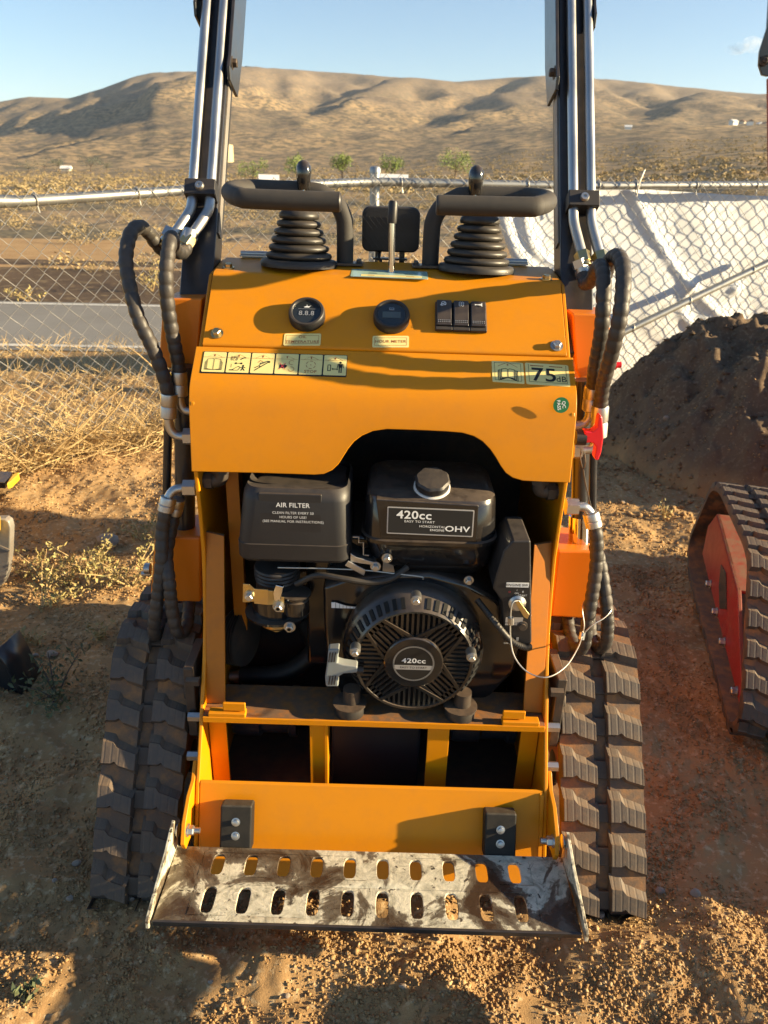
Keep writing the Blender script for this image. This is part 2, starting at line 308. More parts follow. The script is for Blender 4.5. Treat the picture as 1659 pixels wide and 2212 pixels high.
# ---- flat lettering and line work on decals
class Decal:
    def __init__(s, P, u, v): s.P = Vector(P); s.u = Vector(u).normalized(); s.v = Vector(v).normalized(); s.n = s.u.cross(s.v).normalized(); s.mb = MB(); s.mats = []
    def mi(s, m):
        if m not in s.mats: s.mats.append(m)
        return s.mats.index(m)
    def p(s, x, y, h): return s.P+s.u*x+s.v*y+s.n*h
    def rect(s, x0, y0, x1, y1, m, h=0.0005, r=0.0, th=0.0012):
        if r: pts = [s.p(q.x, q.y, h) for q in rrect(x0, x1, y0, y1, 0, r, 3)]
        else: pts = [s.p(*q, h) for q in ((x0, y0), (x1, y0), (x1, y1), (x0, y1))]
        s.mb.prism(pts, -s.n*th, s.mi(m))
    def disc(s, x, y, r, m, h=0.0005, n=28, ry=None):
        s.mb.prism([s.p(x+r*math.cos(2*math.pi*k/n), y+(ry or r)*math.sin(2*math.pi*k/n), h) for k in range(n)], -s.n*0.001, s.mi(m))
    def line(s, pts, wd, m, h=0.0009, close=False):
        pts = [Vector((a, b)) for a, b in pts]
        if close: pts = pts+[pts[0]]
        for a, b in zip(pts, pts[1:]):
            d = (b-a)
            if d.length < 1e-7: continue
            d.normalize(); q = Vector((-d.y, d.x))*wd/2; a2 = a-d*wd*0.35; b2 = b+d*wd*0.35
            s.mb.add([s.p(*(a2-q), h), s.p(*(b2-q), h), s.p(*(b2+q), h), s.p(*(a2+q), h)], [(0, 1, 2, 3)], s.mi(m))
    def poly(s, pts, m, h=0.0009):
        area = sum(a[0]*b[1]-b[0]*a[1] for a, b in zip(pts, pts[1:]+pts[:1]))
        if area < 0: pts = pts[::-1]
        s.mb.add([s.p(*q, h) for q in pts], [tuple(range(len(pts)))], s.mi(m))
    def arc(s, x, y, r, a0, a1, wd, m, h=0.0009, n=12): s.line([(x+r*math.cos(math.radians(a0+(a1-a0)*k/n)), y+r*math.sin(math.radians(a0+(a1-a0)*k/n))) for k in range(n+1)], wd, m, h)
    def text(s, body, x, y, size, m, sx=1.0, bold=0.0, h=0.0010, al='CENTER', rot=0, sh=0.0):
        cu = bpy.data.curves.new('t', 'FONT'); cu.body = body; cu.size = 1.0; cu.align_x = al; cu.align_y = 'CENTER'; cu.offset = bold; cu.resolution_u = 3; cu.space_character = 1.05; cu.shear = sh
        o = bpy.data.objects.new('t', cu); C.objects.link(o); dg = bpy.context.evaluated_depsgraph_get()
        me = bpy.data.meshes.new_from_object(o.evaluated_get(dg)); ca, sa = math.cos(math.radians(rot)), math.sin(math.radians(rot))
        vs = []
        for q in me.vertices:
            a, b = q.co.x*size*sx, q.co.y*size; vs.append(s.p(x+a*ca-b*sa, y+a*sa+b*ca, h))
        s.mb.add(vs, [tuple(p.vertices) for p in me.polygons], s.mi(m))
        C.objects.unlink(o); bpy.data.objects.remove(o); bpy.data.curves.remove(cu); bpy.data.meshes.remove(me)
    def build(s, name, parent): return s.mb.build(name, s.mats, parent, sharp=30)

# ================================================================== LAND
AZC = [-900, 0, 80, 150, 220, 300, 345, 420, 510, 700, 829, 1000, 1150, 1300, 1450, 1659, 2500]
RC = [60, 120, 250, 400, 700, 1000, 1400]
YT = [[407, 386, 374, 350, 316, 290, 222],
      [407, 386, 374, 350, 316, 296, 222],
      [407, 387, 373, 348, 312, 288, 215],
      [408, 388, 372, 346, 304, 268, 218],
      [408, 389, 372, 345, 294, 240, 196],
      [408, 390, 372, 344, 284, 206, 166],
      [406, 389, 371, 342, 272, 184, 158],
      [405, 388, 370, 340, 270, 196, 156],
      [402, 386, 368, 334, 270, 215, 143],
      [398, 384, 362, 330, 275, 232, 153],
      [398, 382, 360, 328, 276, 240, 164],
      [396, 376, 350, 318, 272, 243, 180],
      [394, 366, 336, 302, 264, 235, 169],
      [388, 356, 322, 290, 256, 226, 171],
      [374, 342, 308, 284, 258, 230, 187],
      [356, 330, 300, 280, 262, 236, 204],
      [350, 325, 298, 280, 265, 240, 216]]
def _tab():
    az = []; zz = []
    for x, ys in zip(AZC, YT):
        r = ray(x, 300); az.append(math.atan2(r.x, r.y)); row = []
        for R, y in zip(RC, ys):
            q = ray(x, y); row.append(H + R*q.z/math.hypot(q.x, q.y))
        row = [0.0, 0.0, 0.0, max(0.0, row[0]*0.35)] + row + [row[-1]*1.02-8, row[-1]*0.7]
        zz.append(row)
    return np.array(az), np.array([0.5, 8, 14, 30] + RC + [1900, 3200]), np.array(zz)
TAZ, TR, TZ = _tab()
def hill_z(x, y):
    az = np.arctan2(x, y); r = np.hypot(x, y); lr = np.log(np.maximum(r, 0.6)); lt = np.log(TR)
    az = np.clip(az, TAZ[0], TAZ[-1]); ia = np.clip(np.searchsorted(TAZ, az)-1, 0, len(TAZ)-2); ta = (az-TAZ[ia])/(TAZ[ia+1]-TAZ[ia]); ta = ta*ta*(3-2*ta)
    ir = np.clip(np.searchsorted(lt, lr)-1, 0, len(lt)-2); tr = np.clip((lr-lt[ir])/(lt[ir+1]-lt[ir]), 0, 1)
    def hermite(ia):
        def sl(k):
            k0 = np.clip(k-1, 0, len(lt)-1); k1 = np.clip(k+1, 0, len(lt)-1); return (TZ[ia, k1]-TZ[ia, k0])/(lt[k1]-lt[k0])
        h = lt[ir+1]-lt[ir]; a, b = TZ[ia, ir], TZ[ia, ir+1]; m0, m1 = sl(ir)*h, sl(ir+1)*h; t = tr
        lim = 3*np.abs(b-a); m0 = np.clip(m0, -lim, lim); m1 = np.clip(m1, -lim, lim)
        return (2*t**3-3*t*t+1)*a + (t**3-2*t*t+t)*m0 + (-2*t**3+3*t*t)*b + (t**3-t*t)*m1
    z = hermite(ia)*(1-ta) + hermite(ia+1)*ta
    return np.where(y < -1, 0, z)
def spur(x, y, pts, wl, wr, hgt):
    """long ridge along a polyline: wl / wr = width of its left and right flanks"""
    best = np.full(x.shape, 1e9); side = np.zeros(x.shape); amp = np.zeros(x.shape)
    for (ax, ay, ah), (bx, by, bh) in zip(pts, pts[1:]):
        dx, dy = bx-ax, by-ay; L2 = dx*dx+dy*dy; t = np.clip(((x-ax)*dx+(y-ay)*dy)/L2, 0, 1); ex = x-(ax+dx*t); ey = y-(ay+dy*t); d = np.hypot(ex, ey)
        s = np.sign(dx*ey-dy*ex); mk = d < best; best = np.where(mk, d, best); side = np.where(mk, s, side); amp = np.where(mk, ah+(bh-ah)*t, amp)
    ww = np.where(side > 0, wr, wl); q = np.clip(1-best/ww, 0, 1)
    return hgt*amp*q*q*(3-2*q)
def g(px, py, R):                                  # a map position from a bearing and a distance
    q = ray(px, py); k = R/math.hypot(q.x, q.y); return (q.x*k, q.y*k)
def relief(x, y):
    r = np.hypot(x, y)
    k = sstep(420, 1000, r)
    n1 = 1-np.abs(fbm(x/170.0+4, y/420.0, 3, 5))*1.5
    n2 = 1-np.abs(fbm(x/60.0, y/140.0, 3, 9))*1.5
    z = k*(10*(n1-0.6) + 4.5*(n2-0.6)) + sstep(150, 500, r)*2.0*fbm(x/40, y/40, 3, 21)
    z = z*(1-0.75*sstep(1250, 1400, r)*(r < 2600))
    S1 = [(*g(345, 160, 1360), 1.0), (*g(300, 230, 1080), 1.0), (*g(205, 280, 820), 0.8), (*g(60, 325, 560), 0.25)]
    S2 = [(*g(500, 200, 1080), 0.9), (*g(400, 262, 800), 0.8), (*g(250, 315, 560), 0.3)]
    S3 = [(*g(985, 178, 1360), 0.5), (*g(880, 215, 1080), 1.0), (*g(800, 245, 880), 0.5)]
    S4 = [(*g(80, 212, 1380), 0.5), (*g(40, 245, 1100), 0.8), (*g(0, 280, 800), 0.3)]
    S5 = [(*g(1560, 225, 1050), 0.7), (*g(1470, 252, 760), 0.5)]
    S6 = [(*g(1180, 195, 1150), 0.9), (*g(1090, 235, 850), 0.7), (*g(1040, 265, 650), 0.2)]
    for s_, wl, wr, hh in ((S2, 70, 240, 24), (S3, 65, 260, 30), (S4, 90, 200, 18), (S5, 50, 160, 18), (S6, 60, 220, 18)):
        z = z + spur(x, y, s_, wl, wr, hh)*1.0
    return z
CX = [-900, 0, 60, 150, 220, 300, 340, 420, 510, 600, 700, 800, 900, 985, 1100, 1200, 1320, 1450, 1560, 1659, 2500]
CYP = [225, 220, 212, 216, 195, 165, 157, 155, 142, 146, 152, 161, 172, 181, 171, 166, 172, 187, 199, 203, 225]
CAZ, CTN = [], []
for _x, _y in zip(CX, CYP): _q = ray(_x, _y); CAZ.append(math.atan2(_q.x, _q.y)); CTN.append(_q.z/math.hypot(_q.x, _q.y))
def CREST(az, r): return H + 2.5 + np.minimum(r, 1500)*np.interp(az, CAZ, CTN)
def land_z(x, y):
    z = hill_z(x, y); r = np.hypot(x, y)
    b = sstep(9.3, 11.5, y)*(1-sstep(13, 22, r))*0.10                     # low bank beyond the road
    cap = CREST(np.arctan2(x, y), r); zz = z + np.where(r > 100, relief(x, y), 0); kk = np.where(r > 600, 1.0, 0.0); dz_ = zz-cap; zz = np.where(kk > 0, cap + np.where(dz_ > 0, 0.0, dz_) - 4*np.log1p(np.exp(-np.abs(dz_)/4))*1.0 + 0.0, zz)
    return zz + np.where(y > 5, b, 0)*(np.abs(x) < 60)
# far country: one polar sheet
na, nr = 340, 300
aa = np.linspace(math.radians(-62), math.radians(62), na); rr = np.exp(np.linspace(math.log(13.0), math.log(3200), nr))
A_, R_ = np.meshgrid(aa, rr); X_, Y_ = np.sin(A_)*R_, np.cos(A_)*R_; Z_ = land_z(X_, Y_) - 0.10*(1-sstep(15.5, 16.8, Y_))*(1-sstep(62, 68, np.abs(X_)))
idx = np.arange(na*nr).reshape(nr, na)
quads = np.stack([idx[:-1, :-1], idx[:-1, 1:], idx[1:, 1:], idx[1:, :-1]], -1).reshape(-1, 4)
def grid_obj(name, X, Y, Z, q, m, origin=(0, 0, 0)):
    me = bpy.data.meshes.new(name); V = np.stack([X, Y, Z], -1).reshape(-1, 3)
    me.vertices.add(len(V)); me.vertices.foreach_set('co', V.ravel().astype(np.float32)); me.loops.add(q.size); me.loops.foreach_set('vertex_index', q.ravel().astype(np.int32))
    me.polygons.add(len(q)); me.polygons.foreach_set('loop_start', np.arange(0, q.size, q.shape[1], dtype=np.int32)); me.polygons.foreach_set('use_smooth', np.ones(len(q), dtype=bool))
    me.materials.append(m); me.update(); me.validate(); o = bpy.data.objects.new(name, me); C.objects.link(o); W[o] = Vector((0, 0, 0)); return o
tag(grid_obj('hills', X_, Y_, Z_, quads, HILL), kind='structure')
# near ground
def axis(lo, a, b, hi, step, gr):
    xs = list(np.arange(a, b+step/2, step)); d = step
    while xs[-1] < hi: d *= gr; xs.append(xs[-1]+d)
    d = step; l = [xs[0]]
    while l[-1] > lo: d *= gr; l.append(l[-1]-d)
    return np.array(l[::-1][:-1]+xs)
gx = axis(-70, -1.75, 1.75, 70, 0.0085, 1.022); gy = axis(-70, 0.66, 2.9, 17, 0.0085, 1.02)
GX, GY = np.meshgrid(gx, gy)
def soil_z(x, y, fine=True):
    z = land_z(x, y)
    z = z + 0.030*fbm(x/0.9, y/0.9, 2, 41)*sstep(5.6, 4.2, y)
    k = sstep(5.9, 5.0, y)
    z = z + k*0.021*fbm(x/0.22+7, y/0.22, 3, 43)
    if fine:
        f1 = fbm(x/0.045, y/0.045, 3, 47); f2 = fbm(x/0.019, y/0.019, 2, 53)
        cl = sstep(-0.5, 0.4, fbm(x/0.35, y/0.35, 2, 61))
        z = z + k*(0.0060*np.abs(f1)*(0.5+cl) + 0.0042*np.abs(f2)*(0.4+cl))
    # small heaps: in front of the step plate, where the track sits, and the tracks' own ruts
    z = z + 0.045*np.exp(-(((x-0.62)/0.20)**2+((y-0.96)/0.10)**2)) + 0.03*np.exp(-(((x+0.13)/0.22)**2+((y-0.93)/0.06)**2)) - 0.018
    z = z + 0.02*np.exp(-(((x-0.15)/0.16)**2+((y-0.80)/0.10)**2))
    return z
def mound_z(x, y):
    qx = np.abs((x-2.42)/np.where(x < 2.42, 1.26, 2.2)); qy = np.abs((y-4.12)/np.where(y < 4.12, 1.15, 0.72)); n_ = fbm(x/0.5, y/0.5, 3, 71)
    b = np.clip(1-qx**3.6-qy**1.6+0.16*n_, 0, 1)
    return (0.70+0.13*fbm(x/0.28+3, y/0.28, 3, 73))*b**0.9
GZ = soil_z(GX, GY)
gi = np.arange(GX.size).reshape(GX.shape); gq = np.stack([gi[:-1, :-1], gi[:-1, 1:], gi[1:, 1:], gi[1:, :-1]], -1).reshape(-1, 4)
tag(grid_obj('ground', GX, GY, GZ, gq, SOIL), kind='structure')
def gz(x, y): a = np.array([float(x)]); b = np.array([float(y)]); return float((soil_z(a, b)+mound_z(a, b))[0])
mX, mY = np.meshgrid(np.arange(0.95, 4.9, 0.0125), np.arange(2.85, 5.0, 0.0125)); mh = mound_z(mX, mY)
mZ = soil_z(mX, mY)+mh+0.030*sstep(0, 0.12, mh)*np.abs(fbm(mX/0.11, mY/0.11, 3, 77))+0.012*sstep(0, 0.1, mh)*fbm(mX/0.035, mY/0.035, 2, 79)-0.035*(1-sstep(0, 0.03, mh))
mi_ = np.arange(mX.size).reshape(mX.shape); mq = np.stack([mi_[:-1, :-1], mi_[:-1, 1:], mi_[1:, 1:], mi_[1:, :-1]], -1).reshape(-1, 4)
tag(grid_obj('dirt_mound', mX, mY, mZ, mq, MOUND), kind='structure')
# the road behind the fence
def road_sheet(name, y0, y1, dz, m, slope=0.06):
    xs = np.linspace(-40, 40, 161); ys = np.linspace(0, 1, 7); X, T = np.meshgrid(xs, ys); Y = y0+slope*X+(y1-y0)*T; Z = land_z(X, Y)+dz+0.012
    i = np.arange(X.size).reshape(X.shape); q = np.stack([i[:-1, :-1], i[:-1, 1:], i[1:, 1:], i[1:, :-1]], -1).reshape(-1, 4)
    return tag(grid_obj(name, X, Y, Z, q, m), kind='structure')
road_sheet('verge', 8.85, 12.4, -0.027, VERGE); road_sheet('road', 6.25, 8.8, -0.022, ASPH); road_sheet('road_line', 6.38, 6.47, -0.018, LINEP); road_sheet('road_line', 8.6, 8.7, -0.018, LINEP)

# ================================================================== THE ORANGE MACHINE
X0 = -0.008
ROOT = empty('mini_skid_steer', (X0, 1.5, 0.0))
tag(ROOT, 'orange stand-on mini skid steer on black rubber tracks, seen from its rear step', 'mini skid steer')
def mx(p): return Vector((p[0]+X0, p[1], p[2]))
def part(name, mb, m, parent=ROOT, **k): return mb.build(name, m, parent, **k)
# ---- side plates
prof = [(1.516, 1.155), (1.392, 1.036), (1.335, 0.985), (1.305, 0.955), (1.290, 0.830), (1.297, 0.740), (1.299, 0.660), (1.288, 0.590), (1.271, 0.514), (1.243, 0.445), (1.211, 0.389), (1.168, 0.310), (1.121, 0.231), (1.068, 0.118), (1.075, 0.075), (1.95, 0.075), (2.0, 0.5), (1.66, 0.95), (1.645, 1.172)]
for sg in (-1, 1):
    mb = MB(); mb.prism([mx((sg*0.350, a, b)) for a, b in prof], (-sg*0.008, 0, 0))
    part('side_plate', mb, ORANGE, bevel=0.0025)
# ---- hood: top and sloping instrument panel, folded from one sheet
HB, HT, HE = (1.384, 1.043), (1.514, 1.161), (1.646, 1.177)
def fold(pts, r=0.006, n=4):
    out = [Vector(pts[0])]
    for a, b, c in zip(pts, pts[1:], pts[2:]):
        a, b, c = Vector(a), Vector(b), Vector(c); u = (a-b).normalized(); v = (c-b).normalized(); p, q = b+u*r, b+v*r
        for k in range(n+1): t = k/n; out.append(p*(1-t)**2+b*2*t*(1-t)+q*t*t)
    return out+[Vector(pts[-1])]
pf = fold([(1.392, 1.036), HB, HT, HE, (1.650, 1.160)], 0.008)
mb = MB(); vs = [mx((sx*0.3405, p.x, p.y)) for p in pf for sx in (-1, 1)]
mb.add(vs, [(2*i, 2*i+1, 2*i+3, 2*i+2) for i in range(len(pf)-1)])
HOOD = part('hood', mb, ORANGE, solid=0.003, offset=-1, bevel=0.0012, seg=2, sharp=60)
SP = mx((0, HB[0], HB[1])); SU = Vector((1, 0, 0)); SV = Vector((0, HT[0]-HB[0], HT[1]-HB[1])).normalized(); SN = SU.cross(SV)
TP = mx((0, HT[0], HT[1])); TV = Vector((0, HE[0]-HT[0], HE[1]-HT[1])).normalized(); TN = SU.cross(TV)
# ---- rear cover with arched cut-out
FY = lambda z: 1.286 + (z-0.83)*(1.304-1.286)/(0.955-0.83)
arch = [(417, 1018), (560, 1021), (680, 1025), (700, 1023), (718, 1015), (731, 1003), (741, 988), (752, 971), (765, 956), (782, 944), (805, 935), (835, 931), (900, 933), (965, 936), (1000, 939), (1025, 946), (1044, 957), (1060, 973), (1072, 990), (1082, 1007), (1093, 1022), (1108, 1032), (1130, 1038), (1170, 1040), (1229, 1042)]
ap = [at(x, y, 1.288)-Vector((X0, 0, 0)) for x, y in arch]
ap[0].x, ap[-1].x = -0.3525, 0.3525
cz = [p.z for p in ap]; pc = fold([(1.3865, 1.0405), (1.316, 0.983), (1.303, 0.945)], 0.02, 5)
mb = MB(); low = [mx((p.x, FY(p.z), p.z)) for p in ap]; topv = [mx((p.x, 1.303, 0.945)) for p in ap]
n = len(ap); mb.add(low+topv, [(i, i+1, n+i+1, n+i) for i in range(n-1)])
k0 = len(mb.v)
rows = pc[::-1][1:]
xs = [p.x for p in ap]
vs = list(topv); fs = []
for r_ in rows: vs += [mx((x, r_.x, r_.y)) for x in xs]
for i in range(len(rows)):
    for j in range(n-1): fs.append((i*n+j, i*n+j+1, (i+1)*n+j+1, (i+1)*n+j))
mb.add(vs, fs)
def weld(o, d=0.0005):
    bm = bmesh.new(); bm.from_mesh(o.data); bmesh.ops.remove_doubles(bm, verts=bm.verts, dist=d); bmesh.ops.recalc_face_normals(bm, faces=bm.faces); bm.to_mesh(o.data); bm.free(); return o
COVER = weld(part('rear_cover', mb, ORANGE, solid=0.004, offset=-1, bevel=0.0015, sharp=50))
CP = mx((0, 1.3865, 1.0405)); CV = Vector((0, 1.3865-1.316, 1.0405-0.983)).normalized(); CN = SU.cross(CV)
# ---- interior: back wall, shelf, posts, dividers, floor
mb = MB(); mb.box(mx((0, 1.70, 0.62)), (0.684, 0.006, 1.07)); part('back_wall', mb, DARKMETAL)  # dark metal here stands for the shade deep in the bay
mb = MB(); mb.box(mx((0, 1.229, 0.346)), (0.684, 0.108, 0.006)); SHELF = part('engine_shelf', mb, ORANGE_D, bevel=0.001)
mb = MB(); mb.box(mx((0, 1.1745, 0.3445)), (0.680, 0.004, 0.013)); part('shelf_lip', mb, ORANGE, bevel=0.001)
mb = MB(); mb.box(mx((0, 1.40, 0.085)), (0.684, 0.6, 0.006)); part('belly_plate', mb, DARKMETAL)  # floor darkened too, for the shade in the bay
mb = MB(); mb.box(mx((0, 1.60, 0.36)), (0.66, 0.16, 0.40)); part('dark_bay_filler', mb, BLACK_PAINT, bevel=0.01)  # dark box added to fill the bay where only shade is
mb = MB(); mb.box(mx((0, 1.54, 0.985)), (0.676, 0.30, 0.02)); part('inner_cover', mb, DARKMETAL)
for sg in (-1, 1):
    mb = MB(); b0, b1 = sg*0.342, sg*0.300
    mb.prism([mx((b0, 1.215, 0.352)), mx((b1*1.012, 1.215, 0.352)), mx((b1*1.012, 1.300, 0.690)), mx((b0, 1.315, 0.690))], (0, 0.008, 0))
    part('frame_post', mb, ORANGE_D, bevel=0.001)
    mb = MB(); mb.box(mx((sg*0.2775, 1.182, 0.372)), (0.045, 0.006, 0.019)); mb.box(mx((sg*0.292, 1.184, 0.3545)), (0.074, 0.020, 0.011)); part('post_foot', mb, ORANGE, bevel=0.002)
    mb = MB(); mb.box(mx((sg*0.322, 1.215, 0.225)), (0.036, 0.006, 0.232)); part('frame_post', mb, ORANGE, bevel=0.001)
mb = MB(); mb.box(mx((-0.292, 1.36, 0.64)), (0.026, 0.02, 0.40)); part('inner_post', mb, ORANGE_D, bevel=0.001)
a = at(670, 1560, 1.19); b = at(706, 1560, 1.19)
mb = MB(); mb.box((a.x+0.016, 1.190, 0.225), (0.034, 0.005, 0.232)); mb.box((b.x-0.001, 1.205, 0.225), (0.007, 0.04, 0.232)); part('divider_post', mb, ORANGE, bevel=0.001)
a = at(925, 1565, 1.19); b = at(972, 1565, 1.19)
mb = MB(); mb.box(((a.x+b.x)/2, 1.190, 0.225), (b.x-a.x, 0.006, 0.232)); part('divider_post', mb, ORANGE, bevel=0.001)
# kick panel
KT, KB = (1.121, 0.2315), (1.042, 0.050)
mb = MB(); mb.prism([mx((-0.341, *KT)), mx((0.341, *KT)), mx((0.341, *KB)), mx((-0.341, *KB))], (0, 0.006, 0.002)); KICK = part('kick_panel', mb, ORANGE, bevel=0.001)
mb = MB(); mb.prism([mx((0.334, KT[0]-0.002, KT[1])), mx((0.341, KT[0]-0.002, KT[1])), mx((0.341, KB[0]-0.002, KB[1]-0.01)), mx((0.334, KB[0]-0.002, KB[1]-0.01))], (0, -0.004, -0.0015)); part('kick_flange', mb, ORANGE)
KD = Vector((0, KT[0]-KB[0], KT[1]-KB[1])).normalized(); KN = SU.cross(KD)
# dark parts inside the lower bays
mb = MB(); mb.box(mx((0.005, 1.36, 0.21)), (0.19, 0.22, 0.21)); part('battery_box', mb, PLASTIC, bevel=0.006)
for sx in (-0.24, 0.24):
    mb = MB(); c = mx((sx, 1.33, 0.245)); q = Vector((1, 0, 0))
    mb.lathe(c-q*0.07, q, [(0.052, 0), (0.055, 0.01), (0.055, 0.06), (0.048, 0.065), (0.048, 0.12), (0.056, 0.125), (0.056, 0.14)], 28); part('drive_motor', mb, BLACK_PAINT)
# ---- rubber stops
for px in (-0.2615, 0.2525):
    c = mx((px, 0, 0)); t = Vector((0, 1.094, 0.158)); mb = MB()
    rot = Matrix((SU, KN, KD)).transposed()
    cc = Vector((c.x, 1.0905, 0.163)) + KN*0.017
    mb.box(cc, (0.0615, 0.034, 0.090), rot); o = part('rubber_stop', mb, RUBSTOP, bevel=0.004)
    for dz in (0.013, -0.014):
        mb = MB(); mb.lathe(cc+KN*0.016+KD*dz, KN, [(0.0085, 0), (0.0085, 0.0015), (0.0055, 0.002), (0.0055, 0.006), (0.004, 0.0065)], 16); part('bolt', mb, ZINC, o)
# ---- step plate
PZ = lambda y: 0.1455+(1.043-y)/0.162*0.006
mb = MB(); xs0, xs1, y0, y1 = -0.372, 0.372, 0.881, 1.043
TOPE = [(-0.372, 0.372)]
rowsY = [(y0, 0.893), (0.893, 0.958), (0.958, 0.975), (0.975, 1.030), (1.030, y1)]
cx0 = -0.3165; pitch = 0.0622; nx = 10
cell = [cx0+pitch*i for i in range(nx+1)]
def P3(x, y): return mx((x, y, PZ(y)))
def slotring(xc, yc, hw, hl, tilt=0.0, n=24):
    out = []
    for k in range(n):
        a = 2*math.pi*(k+0.5)/n; ca, sa = math.cos(a), math.sin(a); e = 5.0
        r = (abs(ca)**e+abs(sa)**e)**(-1/e); r = min(r, 1.16); out.append((xc+hw*ca*r, yc+hl*sa*r))
    return out
def ringcell(xa, xb, ya, yb, ring):
    n = len(ring); outer = []
    xc, yc = (xa+xb)/2, (ya+yb)/2
    for k in range(n):
        a = 2*math.pi*(k+0.5)/n; ca, sa = math.cos(a), math.sin(a); t = 1/max(abs(ca), abs(sa)); outer.append((xc+(xb-xa)/2*ca*t, yc+(yb-ya)/2*sa*t))
    vs = [P3(*p) for p in outer]+[P3(*p) for p in ring]; fs = [(k, (k+1) % n, n+(k+1) % n, n+k) for k in range(n)]
    for k in range(n):                                           # close the corners of the cell
        p, q = outer[k], outer[(k+1) % n]
        if abs(p[0]-q[0]) > 1e-9 and abs(p[1]-q[1]) > 1e-9:
            cxn = xa if (p[0] < xc or q[0] < xc) and abs(min(p[0], q[0])-xa) < 1e-6 else xb; cyn = ya if abs(min(p[1], q[1])-ya) < 1e-6 else yb
            vs.append(P3(cxn, cyn)); fs.append((k, len(vs)-1, (k+1) % n))
    mb.add(vs, fs)
for i in range(nx):
    xa, xb = cell[i], cell[i+1]; xc = (xa+xb)/2
    for (ya, yb) in ((0.893, 0.958), (0.975, 1.030)): ringcell(xa, xb, ya, yb, slotring(xc, (ya+yb)/2, 0.0112, (yb-ya)/2*0.84))
    for (ya, yb) in ((y0, 0.893), (0.958, 0.975), (1.030, y1)): mb.add([P3(xa, ya), P3(xb, ya), P3(xb, yb), P3(xa, yb)], [(0, 1, 2, 3)])
for xa, xb in ((xs0, cell[0]), (cell[-1], xs1)):
    for ya, yb in rowsY: mb.add([P3(xa, ya), P3(xb, ya), P3(xb, yb), P3(xa, yb)], [(0, 1, 2, 3)])
STEP = weld(part('step_plate', mb, PLATE, solid=0.006, offset=-1, bevel=0.0008, seg=1))
for sg in (-1, 1):
    mb = MB(); sp_ = [(0.872, 0.140), (0.872, 0.158), (0.905, 0.178), (0.985, 0.192), (1.030, 0.207), (1.045, 0.210), (1.052, 0.19), (1.046, 0.138)]
    mb.prism([mx((sg*(0.3725+0.004*(a < 0.9)), a, b)) for a, b in sp_], (sg*0.006, 0, 0)); part('step_side', mb, PLATE, bevel=0.001)
mb = MB(); mb.box(mx((0, 0.8785, PZ(0.881)-0.004)), (0.744, 0.005, 0.011)); part('step_lip', mb, BLACK_PAINT, bevel=0.0012)
for sg in (-1, 1):
    mb = MB(); br = [(1.150, 0.262), (1.122, 0.236), (1.085, 0.232), (1.040, 0.205), (1.022, 0.172), (1.030, 0.152), (1.052, 0.150), (1.09, 0.135)]
    mb.prism([mx((sg*0.3515, a, b)) for a, b in br], (sg*0.008, 0, 0)); o = part('step_bracket', mb, ORANGE, bevel=0.0015)
    p = mx((sg*0.3515, 1.045, 0.185)); ax = Vector((-sg, 0, 0)); mb = MB()
    mb.cyl(p, p+ax*0.003, 0.0125, 20); mb.lathe(p+ax*0.003, ax, [(0.0098, 0), (0.0098, 0.009), (0.008, 0.011)], 6); mb.cyl(p, p+ax*0.025, 0.0055, 14); mb.hexbolt(p+Vector((sg*0.0165, 0, 0)), (sg, 0, 0), 0.009, 0.006); part('hinge_bolt', mb, ZINC, o)

# ---- instruments on the sloping panel
def on_slope(x, y, h=0.0): return atP(x, y, SP+SN*h, SN)
def gauge(x, y, kind):
    c = on_slope(x, y, 0.019)-SN*0.019; mb = MB()
    mb.lathe(c, SN, [(0.0345, 0), (0.0345, 0.012), (0.0338, 0.0165), (0.0318, 0.019), (0.0282, 0.019), (0.0268, 0.017), (0.0262, 0.015)], 40); o = part('gauge', mb, PLASTIC, sharp=50)
    mb = MB(); mb.lathe(c+SN*0.0118, SN, [(0.0266, 0), (0.0266, 0.0036)], 36); part('gauge_glass', mb, GLASS_D, o)
    d = Decal(c+SN*0.0155, SU, SV)
    if kind == 'oil':
        d.text('8.8.8', 0, -0.004, 0.0145, SILVER, 1.0, 0.0); d.line([(-0.016, 0.0065), (0.016, 0.0065)], 0.0005, SILVER)
        d.poly([(-0.006, 0.0105), (-0.002, 0.0125), (0.005, 0.0125), (0.008, 0.015), (0.004, 0.0095), (-0.004, 0.0095)], WHITE_INK); d.line([(0, 0.0125), (0, 0.0155)], 0.0012, WHITE_INK)
    else:
        d.rect(-0.017, -0.0085, 0.017, 0.0055, LCD, 0.0004); d.rect(-0.0045, 0.0095, 0.0045, 0.0145, SILVER, 0.0005); d.rect(-0.0035, 0.0105, 0.0035, 0.0135, GLASS_D, 0.0008); d.text('||', 0, 0.012, 0.003, SILVER, h=0.0012)
    d.build('gauge_face', o)
gauge(662, 671, 'oil'); gauge(846, 676, 'hour')
